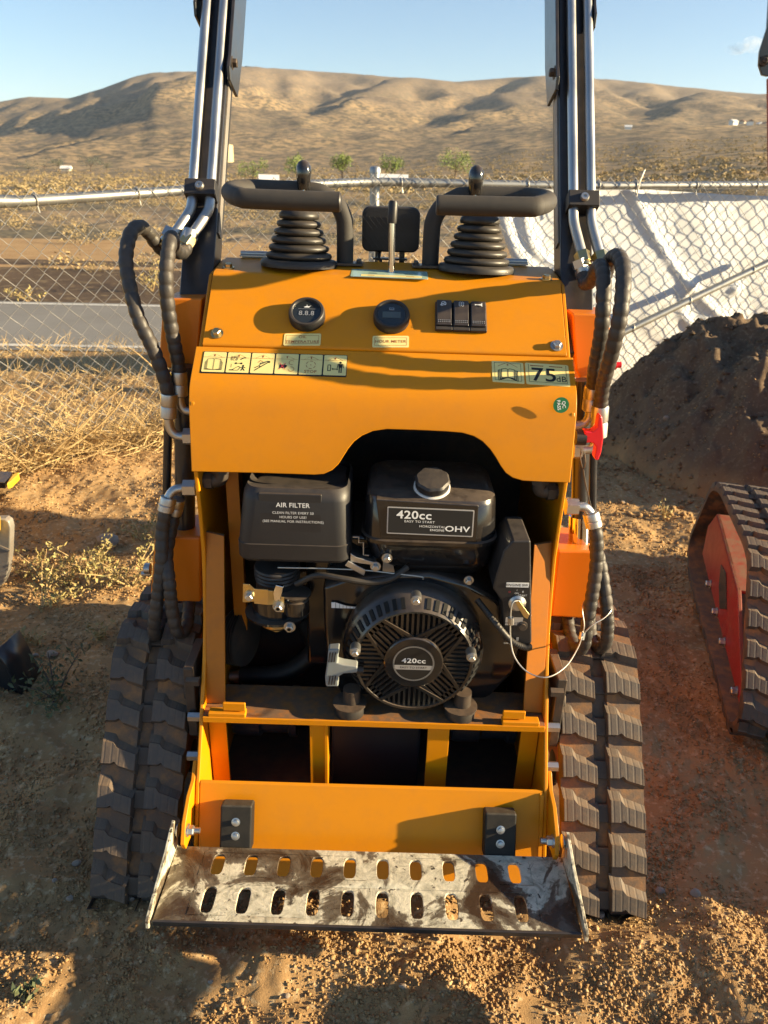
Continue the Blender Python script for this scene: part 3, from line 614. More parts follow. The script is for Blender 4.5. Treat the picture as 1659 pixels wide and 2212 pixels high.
for i in range(3):
    xl = 941+37*i; c = on_slope(xl+18, 681+1.6*i, 0.008)-SN*0.008; rot = Matrix((SU, SV, SN)).transposed()
    mb = MB(); mb.box(c+SN*0.004, (0.0325, 0.0660, 0.008), rot); o = part('rocker_switch', mb, PLASTIC, bevel=0.002)
    tilt = rot @ Matrix.Rotation(math.radians(4), 3, 'X')
    mb = MB(); mb.box(c+SN*0.010+SV*0.003, (0.0285, 0.056, 0.008), tilt); o2 = part('rocker', mb, GLOSS, o, bevel=0.002)
    d = Decal(c+SN*0.0148+SV*0.003, SU, Vector(tilt @ Vector((0, 1, 0))))
    if i == 0: d.arc(-0.001, 0.018, 0.0042, -60, 200, 0.0013, WHITE_INK); d.line([(-0.007, 0.0145), (0.001, 0.0195)], 0.0015, WHITE_INK); d.line([(-0.0055, 0.0125), (0.002, 0.0165)], 0.001, WHITE_INK)
    elif i == 1:
        for k in range(4): d.arc(0.0032*math.cos(k*1.571+0.78), 0.018+0.0032*math.sin(k*1.571+0.78), 0.0023, 0, 360, 0.0008, WHITE_INK)
    else: d.poly([(-0.007, 0.0195), (-0.003, 0.0185), (0.004, 0.0195), (0.007, 0.0225), (0.007, 0.0135), (0.004, 0.0165), (-0.003, 0.0175), (-0.007, 0.0165)], WHITE_INK)
    for q in range(7):
        for z in (-0.0185, -0.022): d.disc(-0.0105+0.0035*q, z, 0.0008, SILVER, n=8)
    d.build('switch_print', o)
def plaque(x0, y0, x1, y1, lines, name='label_plate'):
    a = on_slope(x0, y1); b = on_slope(x1, y1); w_ = (b-a).length; h_ = (on_slope(x0, y0)-a).length; d = Decal(a, b-a, SV)
    d.rect(0, 0, w_, h_, DECAL_Y, 0.0008, 0.003)
    d.line([(0.004, 0.0045), (w_-0.004, 0.0045), (w_-0.004, h_-0.0045), (0.004, h_-0.0045)], 0.0006, INK_O, 0.0011, True)
    for k, t in enumerate(lines): d.text(t, w_/2, h_/2 + (0.0055-0.011*k if len(lines) > 1 else 0), 0.0084, INK_O, 1.10, 0.004, 0.0012)
    d.build(name, HOOD)
plaque(612, 721, 692, 747, ['OIL', 'TEMPERATURE']); plaque(804, 726, 883, 751, ['HOUR METER'])
for x, y in ((469, 721), (1202, 748)):
    p = on_slope(x, y); mb = MB(); mb.hexbolt(p, SN, 0.0082, 0.007); part('hex_bolt', mb, ZINC_Y if x < 800 else ZINC)
for x, y in ((494, 579), (1180, 604)):
    p = atP(x, y, TP, TN); mb = MB(); mb.hexbolt(p, TN, 0.008, 0.006); part('hex_bolt', mb, ZINC_Y)
for sx in (-0.284, 0.268):
    mb = MB(); c = mx((sx, 1.650, 1.180)); mb.box(c, (0.056, 0.022, 0.003)); mb.cyl(c+Vector((-0.028, 0.006, 0.004)), c+Vector((0.028, 0.006, 0.004)), 0.0055, 14); mb.box(c+Vector((0, 0.018, -0.01)), (0.056, 0.003, 0.028)); part('hinge', mb, ZINC, bevel=0.0006)
# top decal and lever
a = atP(757, 597, TP, TN); b = atP(925, 603, TP, TN); d = Decal(a, b-a, TV); w_ = (b-a).length
d.rect(0, 0, w_, 0.060, TEAL_DECAL, 0.0006, 0.003); d.rect(0.02, 0.004, w_-0.012, 0.018, DECAL_Y, 0.0009); d.line([(0.036, 0.030), (0.050, 0.030)], 0.004, INK); d.line([(0.108, 0.030), (0.122, 0.030)], 0.004, INK); d.line([(0.034, 0.012), (0.046, 0.012)], 0.003, INK_O); d.line([(0.11, 0.012), (0.124, 0.012)], 0.003, INK_O); d.build('top_decal', HOOD)
lb = atP(846, 588, TP, TN); le = at(847, 478, lb.y+0.004); lt = at(850, 431, lb.y+0.006)
mb = MB(); mb.tube([lb-TN*0.02, le], [0.0068, 0.0058], 14); LEV = part('control_lever', mb, CHROME)
mb = MB(); dv = (lt-le).normalized(); mb.lathe(le-dv*0.004, dv, [(0.0085, 0), (0.0092, 0.004), (0.0092, (lt-le).length-0.002), (0.0075, (lt-le).length+0.002)], 18); part('lever_grip', mb, PLASTIC, LEV)
# work light behind the lever
Yl = 1.70; a = at(781, 543, Yl); b = at(909, 449, Yl); cx_ = (a.x+b.x)/2; mb = MB()
mb.loft([rrect(a.x, b.x, a.z, b.z, 0, 0.016, 5, lambda p: Vector((p.x, Yl, p.y))), rrect(a.x, b.x, a.z, b.z, 0, 0.016, 5, lambda p: Vector((p.x, Yl+0.05, p.y)))][::-1])
WL = part('work_light', mb, PLASTIC, bevel=0.004)
mb = MB(); e = 0.008
mb.loft([rrect(a.x+e, b.x-e, a.z+e, b.z-e, 0, 0.010, 5, lambda p: Vector((p.x, Yl-0.003, p.y))), rrect(a.x+e, b.x-e, a.z+e, b.z-e, 0, 0.010, 5, lambda p: Vector((p.x, Yl+0.002, p.y)))][::-1])
for k in range(9):
    x0 = a.x+0.002+0.0125*k
    for zz in (0.0, 0.036):
        p = Vector((x0+0.010, Yl-0.004, a.z+0.022+zz)); mb.box(p, (0.0022, 0.004, 0.034), Matrix.Rotation(math.radians(-40), 3, 'Y'))
part('light_fins', mb, PLASTIC, WL)
mb = MB(); mb.tube([Vector((cx_-0.022, Yl+0.02, a.z+0.004)), Vector((cx_-0.026, Yl+0.01, a.z-0.02)), Vector((cx_-0.02, Yl, 1.172))], 0.004, 8); mb.box((cx_+0.026, Yl+0.02, a.z-0.018), (0.012, 0.004, 0.045)); mb.box((cx_-0.03, Yl+0.02, a.z-0.018), (0.006, 0.004, 0.045)); mb.box((cx_, Yl+0.02, 1.176), (0.075, 0.03, 0.004)); part('light_bracket', mb, BLACK_PAINT, WL)
# ---- grab handles, joysticks
for sg, ofs in ((-1, 0.0), (1, 0.0)):
    xb = 0.088*sg
    pts = [(xb, 1.606, 1.170), (xb, 1.606, 1.235), (xb*1.03, 1.606, 1.262), (xb*1.18, 1.606, 1.286), (xb*1.45, 1.606, 1.302), (xb*1.75, 1.606, 1.309), (sg*0.25, 1.604, 1.311), (sg*0.278, 1.592, 1.311), (sg*0.298, 1.56, 1.309), (sg*0.300, 1.52, 1.305), (sg*0.286, 1.478, 1.301), (sg*0.268, 1.449, 1.298), (sg*0.242, 1.441, 1.296), (sg*0.090, 1.440, 1.295)]
    mb = MB(); mb.tube(smooth_path([mx(p) for p in pts], 6), 0.0172, 20); HD = part('grab_handle', mb, FOAM)
    mb = MB(); c = mx((sg*0.090, 1.440, 1.295)); mb.lathe(c, (-sg, 0, 0), [(0.0172, -0.001), (0.0172, 0.002), (0.015, 0.0045), (0.0, 0.0045)], 20); part('end_cap', mb, PLASTIC, HD)
    mb = MB(); c = mx((xb+sg*0.0, 1.606, 1.1745)); mb.box(c, (0.075, 0.05, 0.005)); mb.hexbolt(c+Vector((-sg*0.029, -0.012, 0.002)), (0, 0, 1), 0.005, 0.004); mb.hexbolt(c+Vector((-sg*0.029, 0.012, 0.002)), (0, 0, 1), 0.005, 0.004); part('handle_base', mb, BLACK_PAINT, HD, bevel=0.001)
    jb = mx((sg*0.180, 1.583, 1.1685)); mb = MB(); prf = [(0.077, 0), (0.078, 0.008), (0.074, 0.013), (0.064, 0.014)]
    zc = 0.014
    for k in range(5):
        r0 = 0.067-0.0055*k; prf += [(r0-0.011, zc), (r0-0.003, zc+0.001), (r0, zc+0.006), (r0-0.002, zc+0.011), (r0-0.011, zc+0.014)]; zc += 0.0150
    prf += [(0.030, zc), (0.0385, zc+0.001), (0.0405, zc+0.006), (0.0385, zc+0.012), (0.026, zc+0.022), (0.012, zc+0.029), (0.009, zc+0.032)]
    zc += 0.032
    tl = Vector((sg*0.02, 0.03, 1)) if sg > 0 else Vector((0.015, 0.02, 1))
    mb.lathe(jb, tl, prf, 36, sx=1.0); J = part('joystick_boot', mb, BOOT, sharp=70)
    tl.normalize(); top = jb+tl*zc; mb = MB(); kb = mx((sg*0.1685, 1.588, 1.312)); mb.tube([top-tl*0.01, kb], 0.006, 12); part('joystick_rod', mb, CHROME, J)
    mb = MB(); mb.lathe(kb, (0.0, 0.02, 1), [(0.0115, 0), (0.0125, 0.003), (0.0150, 0.026), (0.0150, 0.034), (0.0138, 0.042), (0.0100, 0.049), (0.0045, 0.0525), (0, 0.053)], 24); part('joystick_knob', mb, GLOSS, J)

# ---- decals on the rear cover
def on_cover(x, y): return atP(x, y, CP, CN)
def tri_mark(d, x0, y0, w_, m=INK_O): d.line([(x0-w_/2, y0), (x0, y0+w_*0.28), (x0+w_/2, y0)], 0.0009, m)
a = on_cover(432, 806); b = on_cover(748, 815); tl_ = on_cover(440, 759); w_ = (b-a).length; h_ = (tl_-a).dot(CV); d = Decal(a, b-a, CV)
d.rect(0, 0, w_, h_, INK, 0.0006, 0.002); cw = w_/6
for k in range(6):
    x0, x1 = cw*k+0.0018, cw*(k+1)-0.0010; xc = (x0+x1)/2; d.rect(x0, 0.003, x1, h_-0.0012, DECAL_Y, 0.0009, 0.002)
    d.line([(x0+0.001, h_-0.0135), (x1-0.001, h_-0.0135)], 0.0005, INK_O, 0.0013); tri_mark(d, xc, h_-0.0125, 0.026); d.poly([(xc-0.0015, h_-0.007), (xc+0.0015, h_-0.007), (xc+0.0008, h_-0.0115), (xc-0.0008, h_-0.0115)], INK_O, 0.0013)
    H9 = 0.0013; hy = h_*0.42
    if k == 0:
        for e in (0, 0.003, 0.006): d.line([(xc-0.012-e*0.6, hy+0.011-e), (xc-0.012-e*0.6, hy-0.011-e*0.3), (xc, hy-0.013), (xc+0.012+e*0.6, hy-0.011-e*0.3), (xc+0.012+e*0.6, hy+0.011-e)], 0.0008, INK, H9)
        d.line([(xc-0.012, hy+0.011), (xc-0.002, hy+0.0125), (xc, hy+0.011), (xc+0.002, hy+0.0125), (xc+0.012, hy+0.011)], 0.0008, INK, H9); d.line([(xc, hy+0.011), (xc, hy-0.013)], 0.0009, INK, H9)
    elif k == 1:
        d.text('P', xc-0.008, hy+0.014, 0.007, INK, h=H9); d.arc(xc-0.008, hy+0.014, 0.0042, 0, 360, 0.0007, INK, H9); d.arc(xc-0.008, hy+0.014, 0.0062, 130, 230, 0.0008, INK, H9); d.arc(xc-0.008, hy+0.014, 0.0062, -50, 50, 0.0008, INK, H9)
        d.line([(xc+0.004, hy+0.012), (xc+0.010, hy+0.016), (xc+0.013, hy+0.0155)], 0.0018, INK, H9); d.disc(xc-0.004, hy+0.003, 0.002, INK, H9, 10); d.disc(xc+0.006, hy+0.003, 0.002, INK, H9, 10); d.line([(xc-0.004, hy+0.003), (xc+0.006, hy+0.003)], 0.001, INK, H9); d.line([(xc-0.012, hy+0.001), (xc-0.012, hy-0.007)], 0.0007, INK, H9)
        d.line([(xc-0.013, hy-0.013), (xc-0.008, hy-0.011), (xc+0.001, hy-0.004), (xc+0.005, hy-0.006), (xc+0.001, hy-0.013), (xc-0.008, hy-0.013)], 0.0009, INK, H9); d.line([(xc-0.014, hy-0.0125), (xc-0.008, hy-0.0125)], 0.0022, INK, H9)
        d.disc(xc+0.010, hy-0.002, 0.0016, INK, H9, 10); d.line([(xc+0.010, hy-0.003), (xc+0.0095, hy-0.008), (xc+0.007, hy-0.013)], 0.0017, INK, H9); d.line([(xc+0.0095, hy-0.008), (xc+0.013, hy-0.013)], 0.0015, INK, H9); d.line([(xc+0.006, hy-0.007), (xc+0.010, hy-0.0045), (xc+0.014, hy-0.007)], 0.0011, INK, H9)
    elif k == 2:
        d.line([(xc-0.013, hy-0.012), (xc-0.003, hy-0.004), (xc+0.012, hy+0.008)], 0.0016, INK, H9); d.line([(xc-0.013, hy-0.006), (xc-0.005, hy-0.001), (xc-0.003, hy-0.004)], 0.0014, INK, H9); d.disc(xc+0.012, hy+0.008, 0.0022, INK, H9, 10)
        for q in range(5): d.line([(xc-0.004+0.0032*q, hy+0.001+0.0018*q), (xc-0.003+0.0032*q, hy+0.0055+0.0012*q)], 0.0013, INK, H9)
        d.line([(xc-0.008, hy+0.006), (xc-0.004, hy+0.011), (xc+0.001, hy+0.008)], 0.0008, INK_O, H9)
    elif k == 3:
        d.poly([(xc-0.013, hy+0.003), (xc-0.002, hy+0.003), (xc+0.002, hy), (xc-0.002, hy-0.005), (xc-0.013, hy-0.005)], INK, H9); d.line([(xc-0.013, hy+0.006), (xc-0.002, hy-0.008)], 0.0012, INK_R, 0.0016); d.line([(xc-0.013, hy-0.008), (xc-0.002, hy+0.006)], 0.0012, INK_R, 0.0016)
        d.arc(xc+0.009, hy+0.008, 0.0048, 40, 300, 0.0008, INK_O, H9); d.arc(xc+0.009, hy-0.007, 0.0052, -170, 110, 0.0008, INK_O, H9)
    elif k == 4:
        for q in range(6): d.arc(xc, hy+0.004, 0.0085, q*60+8, q*60+44, 0.001, INK_O, H9, 4)
        d.disc(xc, hy+0.004, 0.001, INK_O, H9, 8); d.text('STOP', xc, hy-0.0115, 0.0088, INK_O, 1.05, 0.01, H9)
    else:
        d.line([(xc-0.013, hy+0.005), (xc-0.008, hy+0.005), (xc-0.008, hy-0.008), (xc-0.013, hy-0.008)], 0.0013, INK, H9, True); d.line([(xc-0.004, hy-0.004), (xc+0.005, hy-0.004)], 0.0013, INK, H9)
        d.poly([(xc-0.006, hy-0.004), (xc-0.003, hy-0.0015), (xc-0.003, hy-0.0065)], INK, H9); d.poly([(xc+0.0065, hy-0.004), (xc+0.0035, hy-0.0015), (xc+0.0035, hy-0.0065)], INK, H9)
        d.disc(xc+0.010, hy+0.011, 0.0021, INK, H9, 12); d.poly([(xc+0.006, hy+0.008), (xc+0.014, hy+0.008), (xc+0.013, hy-0.001), (xc+0.007, hy-0.001)], INK, H9)
        for e in (-1, 1): d.line([(xc+0.010+e*0.0018, hy), (xc+0.010+e*0.0018, hy-0.012)], 0.002, INK, H9); d.line([(xc+0.010+e*0.0045, hy+0.007), (xc+0.010+e*0.0055, hy-0.001)], 0.0013, INK, H9)
d.build('warning_decal_strip', COVER)
a = on_cover(1064, 825); b = on_cover(1133, 830); tl_ = on_cover(1064, 780); w_ = (b-a).length; h_ = (tl_-a).dot(CV); d = Decal(a, b-a, CV)
d.rect(0, 0, w_, h_, DECAL_Y, 0.0008, 0.002); d.line([(0.005, 0.005), (w_-0.005, 0.005), (w_-0.005, h_-0.003), (0.005, h_-0.003)], 0.0006, INK, 0.0012, True); tri_mark(d, w_/2, h_-0.011, 0.036); d.disc(w_/2, h_-0.007, 0.0016, INK_O, 0.0012, 10)
xc, hy = w_/2, h_*0.42
for e in (0, 0.0028, 0.0056): d.line([(xc-0.012-e, hy+0.010-e*0.4), (xc-0.012-e, hy-0.010-e), (xc, hy-0.008)], 0.0013, INK, 0.0012); d.line([(xc+0.012+e, hy+0.010-e*0.4), (xc+0.012+e, hy-0.010-e), (xc, hy-0.008)], 0.0013, INK, 0.0012)
d.line([(xc-0.012, hy+0.010), (xc-0.004, hy+0.012), (xc, hy+0.010), (xc+0.004, hy+0.012), (xc+0.012, hy+0.010)], 0.001, INK, 0.0012); d.line([(xc, hy+0.010), (xc, hy-0.008)], 0.0012, INK, 0.0012)
d.build('manual_decal', COVER)
a = on_cover(1137, 830); b = on_cover(1232, 836); tl_ = on_cover(1140, 784); w_ = (b-a).length; h_ = (tl_-a).dot(CV); d = Decal(a, b-a, CV)
d.rect(0, 0, w_, h_, DECAL_Y, 0.0008, 0.003); d.line([(0.006, h_-0.003), (0.006, 0.006), (w_-0.005, 0.006), (w_-0.005, h_-0.003)], 0.0007, INK, 0.0012)
d.text('75', w_*0.42, h_*0.44, 0.042, INK, 1.12, 0.012, 0.0012); d.text('dB', w_*0.81, h_*0.30, 0.018, INK, 1.0, 0.0, 0.0012)
for q in range(7): d.line([(0.010+0.0035*q, h_-0.006), (0.012+0.0035*q, h_-0.006)], 0.0018, INK_O, 0.0012); d.line([(0.045+0.0035*q, h_-0.006), (0.047+0.0035*q, h_-0.006)], 0.0018, INK_O, 0.0012)
d.build('noise_decal', COVER)
c = at(1212, 875, FY(0.93)); nrm = Vector((0, -1, 0.13)).normalized(); d = Decal(c, SU, nrm.cross(SU)); d.disc(0, 0, 0.0142, GREEN_D, 0.0009, 32); d.text('QC', 0.0045, 0.001, 0.0085, WHITE_INK, 1.0, 0.02, 0.0013, rot=-80); d.text('PASS', -0.0045, 0.0, 0.0085, WHITE_INK, 1.0, 0.02, 0.0013, rot=-80); d.build('pass_sticker', COVER)

# ================================================================== ENGINE
def pz(x, y, Y): p = at(x, y, Y); return p
def pxprism(pts, Y, th, mb=None):
    mb = mb or MB(); mb.prism([at(x, y, Y) for x, y in pts], (0, th, 0)); return mb
# shroud round the fan: the engine's own body
mb = pxprism([(697, 1268), (745, 1252), (840, 1240), (930, 1240), (1010, 1262), (1075, 1295), (1118, 1345), (1128, 1400), (1112, 1452), (1060, 1505), (985, 1545), (900, 1556), (800, 1545), (735, 1500), (705, 1440), (699, 1340)], 1.262, 0.16)
mb.box(mx((0.0, 1.43, 0.52)), (0.30, 0.18, 0.32)); mb.box(mx((-0.17, 1.47, 0.60)), (0.15, 0.14, 0.16))
ENG = part('engine', mb, GLOSS, bevel=0.010, seg=3)
rc = Vector(at(893, 1424, 1.200)); ax = Vector((0, -1, 0)); RB = rc+Vector((0, 0.0, 0))
mb = MB(); mb.lathe(RB+Vector((0, 0.075, 0)), ax, [(0.139, 0), (0.141, 0.034), (0.139, 0.046), (0.134, 0.052), (0.131, 0.056), (0.1165, 0.082), (0.1135, 0.0855), (0.1095, 0.0845), (0.1075, 0.079), (0.1075, 0.072), (0.0, 0.072)], 72)
REC = part('recoil_cover', mb, GLOSS, ENG, sharp=45)
mb = MB(); mb.lathe(RB+Vector((0, 0.0022, 0)), ax, [(0.1073, 0), (0.1073, 0.0006)], 60); part('cover_opening', mb, HOLE, ENG)
mb = MB(); fy = RB.y-0.0035; RF = 0.1085
def bar(p0, p1, wd, th=0.008, dy=0.0):
    a, b = Vector((RB.x+p0[0], fy+dy, RB.z+p0[1])), Vector((RB.x+p1[0], fy+dy, RB.z+p1[1])); d = b-a; L_ = d.length; an = math.atan2(d.z, d.x)
    mb.box((a+b)/2, (L_, th, wd), Matrix.Rotation(-an, 3, 'Y'))
T32 = math.tan(math.radians(32)); AP = 0.053
for k in range(4):
    ca, sa = math.cos(math.radians(90*k)), math.sin(math.radians(90*k)); rt = lambda x, y: (x*ca-y*sa, x*sa+y*ca)
    for j in range(-6, 7):                                   # upright bars of the wedge
        x = (j+0.5)*0.0100
        if abs(x) > 0.066: continue
        y0, y1 = AP+abs(x)*T32+0.004, math.sqrt(RF*RF-x*x)
        if y1-y0 > 0.006: bar(rt(x, y0), rt(x, y1), 0.0046)
    for sx in (-1, 1): bar(rt(0, AP), rt(sx*0.062, AP+0.062*T32), 0.0062, 0.011, -0.001)
    e = (0.7071, 0.7071); p = (-0.7071, 0.7071)
    for j in range(-3, 3):
        o_ = (j+0.5)*0.0100; r1 = min(math.sqrt(RF*RF-o_*o_), (0.0750-1.625*abs(o_))/0.375); r0 = 0.052
        if r1-r0 > 0.012: bar(rt(e[0]*r0+p[0]*o_, e[1]*r0+p[1]*o_), rt(e[0]*r1+p[0]*o_, e[1]*r1+p[1]*o_), 0.0046)
    for o_ in (-0.0085, 0.0085): pass
    bar(rt(e[0]*0.098, e[1]*0.098), rt(e[0]*0.109, e[1]*0.109), 0.055)
mb.lathe(RB+Vector((0, 0.004, 0)), ax, [(0.0575, 0), (0.0575, 0.016), (0.055, 0.0178), (0, 0.0180)], 48)
part('cooling_grille', mb, GLOSS, ENG)
mb = MB()
for k in range(48):
    a_ = math.radians(360*k/48+3.75)
    if abs((math.degrees(a_)) % 360-90) < 8 or 215 < math.degrees(a_) % 360 < 320: continue
    r_ = 0.1245; p = RB+Vector((math.cos(a_)*r_, 0.075-0.0697, math.sin(a_)*r_)); tl = math.atan2(0.0145, 0.026)
    rot = Matrix.Rotation(-a_, 3, 'Y') @ Matrix.Rotation(math.radians(90)-tl, 3, 'Z') if False else Matrix.Rotation(-a_, 3, 'Y') @ Matrix.Rotation(math.atan2(0.026, 0.0145), 3, 'Z')
    mb.box(p, (0.0245, 0.0022, 0.0080), rot)
part('rim_slots', mb, HOLE, ENG)['kind'] = 'stuff'
d = Decal(RB+Vector((0, -0.0142, 0)), SU, (0, 0, 1)); d.disc(0, 0, 0.0405, INK, 0.0004, 48); d.arc(0, 0, 0.0385, 0, 360, 0.0030, SILVER, 0.0009, 60); d.text('420cc', 0, 0.0065, 0.0150, WHITE_INK, 1.25, 0.018, 0.0010); d.rect(-0.0365, -0.0140, 0.0365, -0.0040, SILVER, 0.0007); d.text('EASY TO START', 0, -0.0090, 0.0064, INK, 1.10, 0.006, 0.0011); d.build('fan_badge', ENG)
for x, y in ((899, 1297), (767, 1409), (1019, 1420)):
    p = at(x, y, 1.148); mb = MB(); mb.cyl(p+Vector((0, 0.02, 0)), p, 0.010, 16); mb.hexbolt(p, (0, -1, 0), 0.0062, 0.005); part('cover_bolt', mb, ZINC, ENG)
# shroud label and pull handle
c0 = at(716, 1313, 1.258); d = Decal(c0, SU, (0, 0, 1)); d.rect(0.0, 0.0005, 0.008, 0.013, WHITE_INK, 0.001); d.poly([(0.009, 0.0005), (0.009, 0.013), (0.030, 0.006), (0.048, 0.0045), (0.056, 0.009), (0.062, 0.004), (0.050, 0.0005)], WHITE_INK, 0.001)
for q in range(5): d.line([(0.016+0.007*q, 0.0005), (0.016+0.007*q, 0.010-0.001*q)], 0.0006, INK, 0.0014)
d.build('shroud_label', ENG)
Yh = 1.170; mb = MB(); mb.prism([at(x, y, Yh) for x, y in ((709, 1404), (733, 1402), (729, 1432), (742, 1436), (772, 1440), (772, 1454), (742, 1456), (730, 1464), (731, 1484), (704, 1484), (702, 1464), (707, 1430))], (0, 0.022, 0))
HND = part('pull_handle', mb, GREYPL, ENG, bevel=0.003)
mb = MB()
for k in range(3):
    for (ya, yb) in ((1410, 1430), (1460, 1479)):
        p, q = at(713+6*k, ya, Yh-0.001), at(710+6*k, yb, Yh-0.001); mb.tube([p, q], 0.0012, 6)
mb.cyl(at(770, 1447, Yh+0.011), at(785, 1448, Yh+0.011), 0.007, 12); part('handle_ribs', mb, PLASTIC, ENG)
# engine feet
for x, y in ((755, 1540), (992, 1550)):
    p = at(x, y, 1.205); p.z = 0.349; mb = MB(); mb.lathe(p, (0, 0, 1), [(0.030, 0), (0.031, 0.018), (0.029, 0.022)], 32); o = part('mount_foot', mb, BOOT, ENG)
    mb = MB(); mb.lathe(p+Vector((0, 0, 0.0222)), (0, 0, 1), [(0.034, 0), (0.034, 0.003)], 32); mb.cyl(p+Vector((0.004, 0.004, 0.024)), p+Vector((0.004, 0.004, 0.055)), 0.0175, 20); part('mount_washer', mb, DARKMETAL, ENG)
# air filter
Y1 = 1.238; bl, brr = at(512, 1212, Y1), at(756, 1213, Y1); zb = bl.z
ztop = at(640, 1070, Y1+0.012).z; zt2 = at(640, 1023, 1.36).z
def sec(x0, x1, y0, y1, z, r, n=6): return rrect(x0, x1, y0, y1, z, r, n)
mb = MB(); mb.loft([sec(bl.x+0.004, brr.x-0.004, Y1+0.004, 1.43, zb, 0.024), sec(bl.x, brr.x, Y1, 1.43, zb+0.006, 0.026), sec(bl.x, brr.x, Y1, 1.43, zb+0.036, 0.026), sec(bl.x+0.0012, brr.x-0.0012, Y1+0.0022, 1.43, zb+0.0372, 0.026), sec(bl.x+0.011, brr.x-0.003, Y1+0.007, 1.425, ztop-0.012, 0.030), sec(bl.x+0.013, brr.x-0.004, Y1+0.010, 1.425, ztop, 0.031), sec(bl.x+0.018, brr.x-0.008, Y1+0.020, 1.42, ztop+0.010, 0.031), sec(bl.x+0.024, brr.x-0.010, Y1+0.080, 1.42, zt2-0.002, 0.028), sec(bl.x+0.03, brr.x-0.016, Y1+0.10, 1.41, zt2+0.004, 0.028)])
part('air_filter', mb, PLASTIC, ENG, sharp=32)
pc_ = at(633, 1115, Y1+0.004); mb = MB(); e0, e1 = at(560, 1150, Y1), at(694, 1073, Y1)
mb.prism([Vector((e0.x, Y1+0.0035, e0.z)), Vector((e1.x, Y1+0.0035, e0.z)), Vector((e1.x, Y1+0.008, e1.z)), Vector((e0.x, Y1+0.008, e1.z))], (0, 0.02, 0)); part('filter_panel', mb, PLASTIC, ENG, bevel=0.002)
nv = Vector((0, -1, 0.055)).normalized(); d = Decal(Vector((pc_.x, Y1+0.0048, pc_.z)), SU, nv.cross(SU)); d.text('AIR FILTER', 0, 0.021, 0.0125, WHITE_INK, 1.0, 0.015, 0.0012)
for k, t in enumerate(('CLEAN FILTER EVERY 50', 'HOURS OF USE!', '(SEE MANUAL FOR INSTRUCTIONS)')): d.text(t, 0, 0.006-0.0085*k, 0.0068, WHITE_INK, 1.0, 0.0, 0.0012)
d.build('filter_lettering', ENG)
# fuel tank
tl0, tr0 = at(778, 1172, 1.238), at(1081, 1180, 1.238); zs = (tl0.z+tr0.z)/2; xL, xR = tl0.x, tr0.x
zb0 = at(950, 1240, 1.30).z; zf = at(930, 1086, 1.252).z; zt = at(930, 1012, 1.37).z
mb = MB(); mb.loft([sec(xL+0.085, xR-0.020, 1.30, 1.42, zb0, 0.03), sec(xL+0.055, xR-0.012, 1.275, 1.44, zb0+0.02, 0.035), sec(xL+0.018, xR-0.006, 1.255, 1.455, zb0+0.05, 0.04), sec(xL+0.006, xR-0.004, 1.246, 1.46, zs-0.006, 0.045), sec(xL, xR, 1.239, 1.465, zs-0.004, 0.048), sec(xL, xR, 1.239, 1.465, zs+0.003, 0.048), sec(xL+0.004, xR-0.004, 1.244, 1.46, zs+0.005, 0.046), sec(xL+0.007, xR-0.008, 1.250, 1.458, zf-0.006, 0.046), sec(xL+0.010, xR-0.010, 1.256, 1.455, zf+0.003, 0.045), sec(xL+0.016, xR-0.016, 1.270, 1.45, zf+0.009, 0.043), sec(xL+0.030, xR-0.028, 1.300, 1.44, zf+0.013, 0.04)])
part('fuel_tank', mb, GLOSS, ENG, sharp=30)
mb = MB(); f0 = [at(823, 1163, 1.2425), at(1030, 1172, 1.2425), at(1034, 1092, 1.250), at(812, 1078, 1.250)]
mb.prism(f0, (0, 0.02, 0)); part('tank_panel', mb, GLOSS, ENG, bevel=0.002)
q0, q1, q3 = at(835, 1152, 1.2420), at(1021, 1160, 1.2420), at(837, 1094, 1.2482); d = Decal(q0, q1-q0, q3-q0); w_, h_ = (q1-q0).length, (q3-q0).length
d.rect(0, 0, w_, h_, SILVER, 0.0006, 0.002); d.rect(0.0022, 0.0022, w_-0.0022, h_-0.0022, INK, 0.0010, 0.0015)
d.text('420cc', w_*0.31, h_*0.72, 0.0215, WHITE_INK, 1.22, 0.018, 0.0016); d.text('EASY TO START', w_*0.375, h_*0.49, 0.0062, WHITE_INK, 1.22, 0.0, 0.0016)
d.text('HORIZONTAL', w_*0.525, h_*0.325, 0.0060, WHITE_INK, 1.22, 0.0, 0.0016); d.text('ENGINE', w_*0.583, h_*0.20, 0.0060, WHITE_INK, 1.22, 0.004, 0.0016); d.text('OHV', w_*0.815, h_*0.27, 0.0150, WHITE_INK, 1.40, 0.018, 0.0016); d.build('tank_badge', ENG)
cp_ = atZ(933, 1052, zf+0.016); mb = MB(); cax = Vector((0, -0.42, 1)).normalized(); mb.lathe(cp_, cax, [(0.0345, -0.008), (0.0345, 0.002), (0.032, 0.004)], 36); part('filler_neck', mb, CAP_W, ENG)
mb = MB(); n = 48; rings = []
for hh, rr_ in ((0.0042, 0.028), (0.006, 0.0315), (0.020, 0.0315), (0.024, 0.028), (0.0245, 0.012)):
    x_ = Vector((1, 0, 0)); y_ = cax.cross(x_); rings.append([cp_+cax*hh+(x_*math.cos(2*math.pi*k/n)+y_*math.sin(2*math.pi*k/n))*(rr_*(1+(0.05 if (k//3) % 2 else 0)*(0.007 < hh < 0.027))) for k in range(n)])
mb.loft(rings); part('fuel_cap', mb, PLASTIC, ENG)
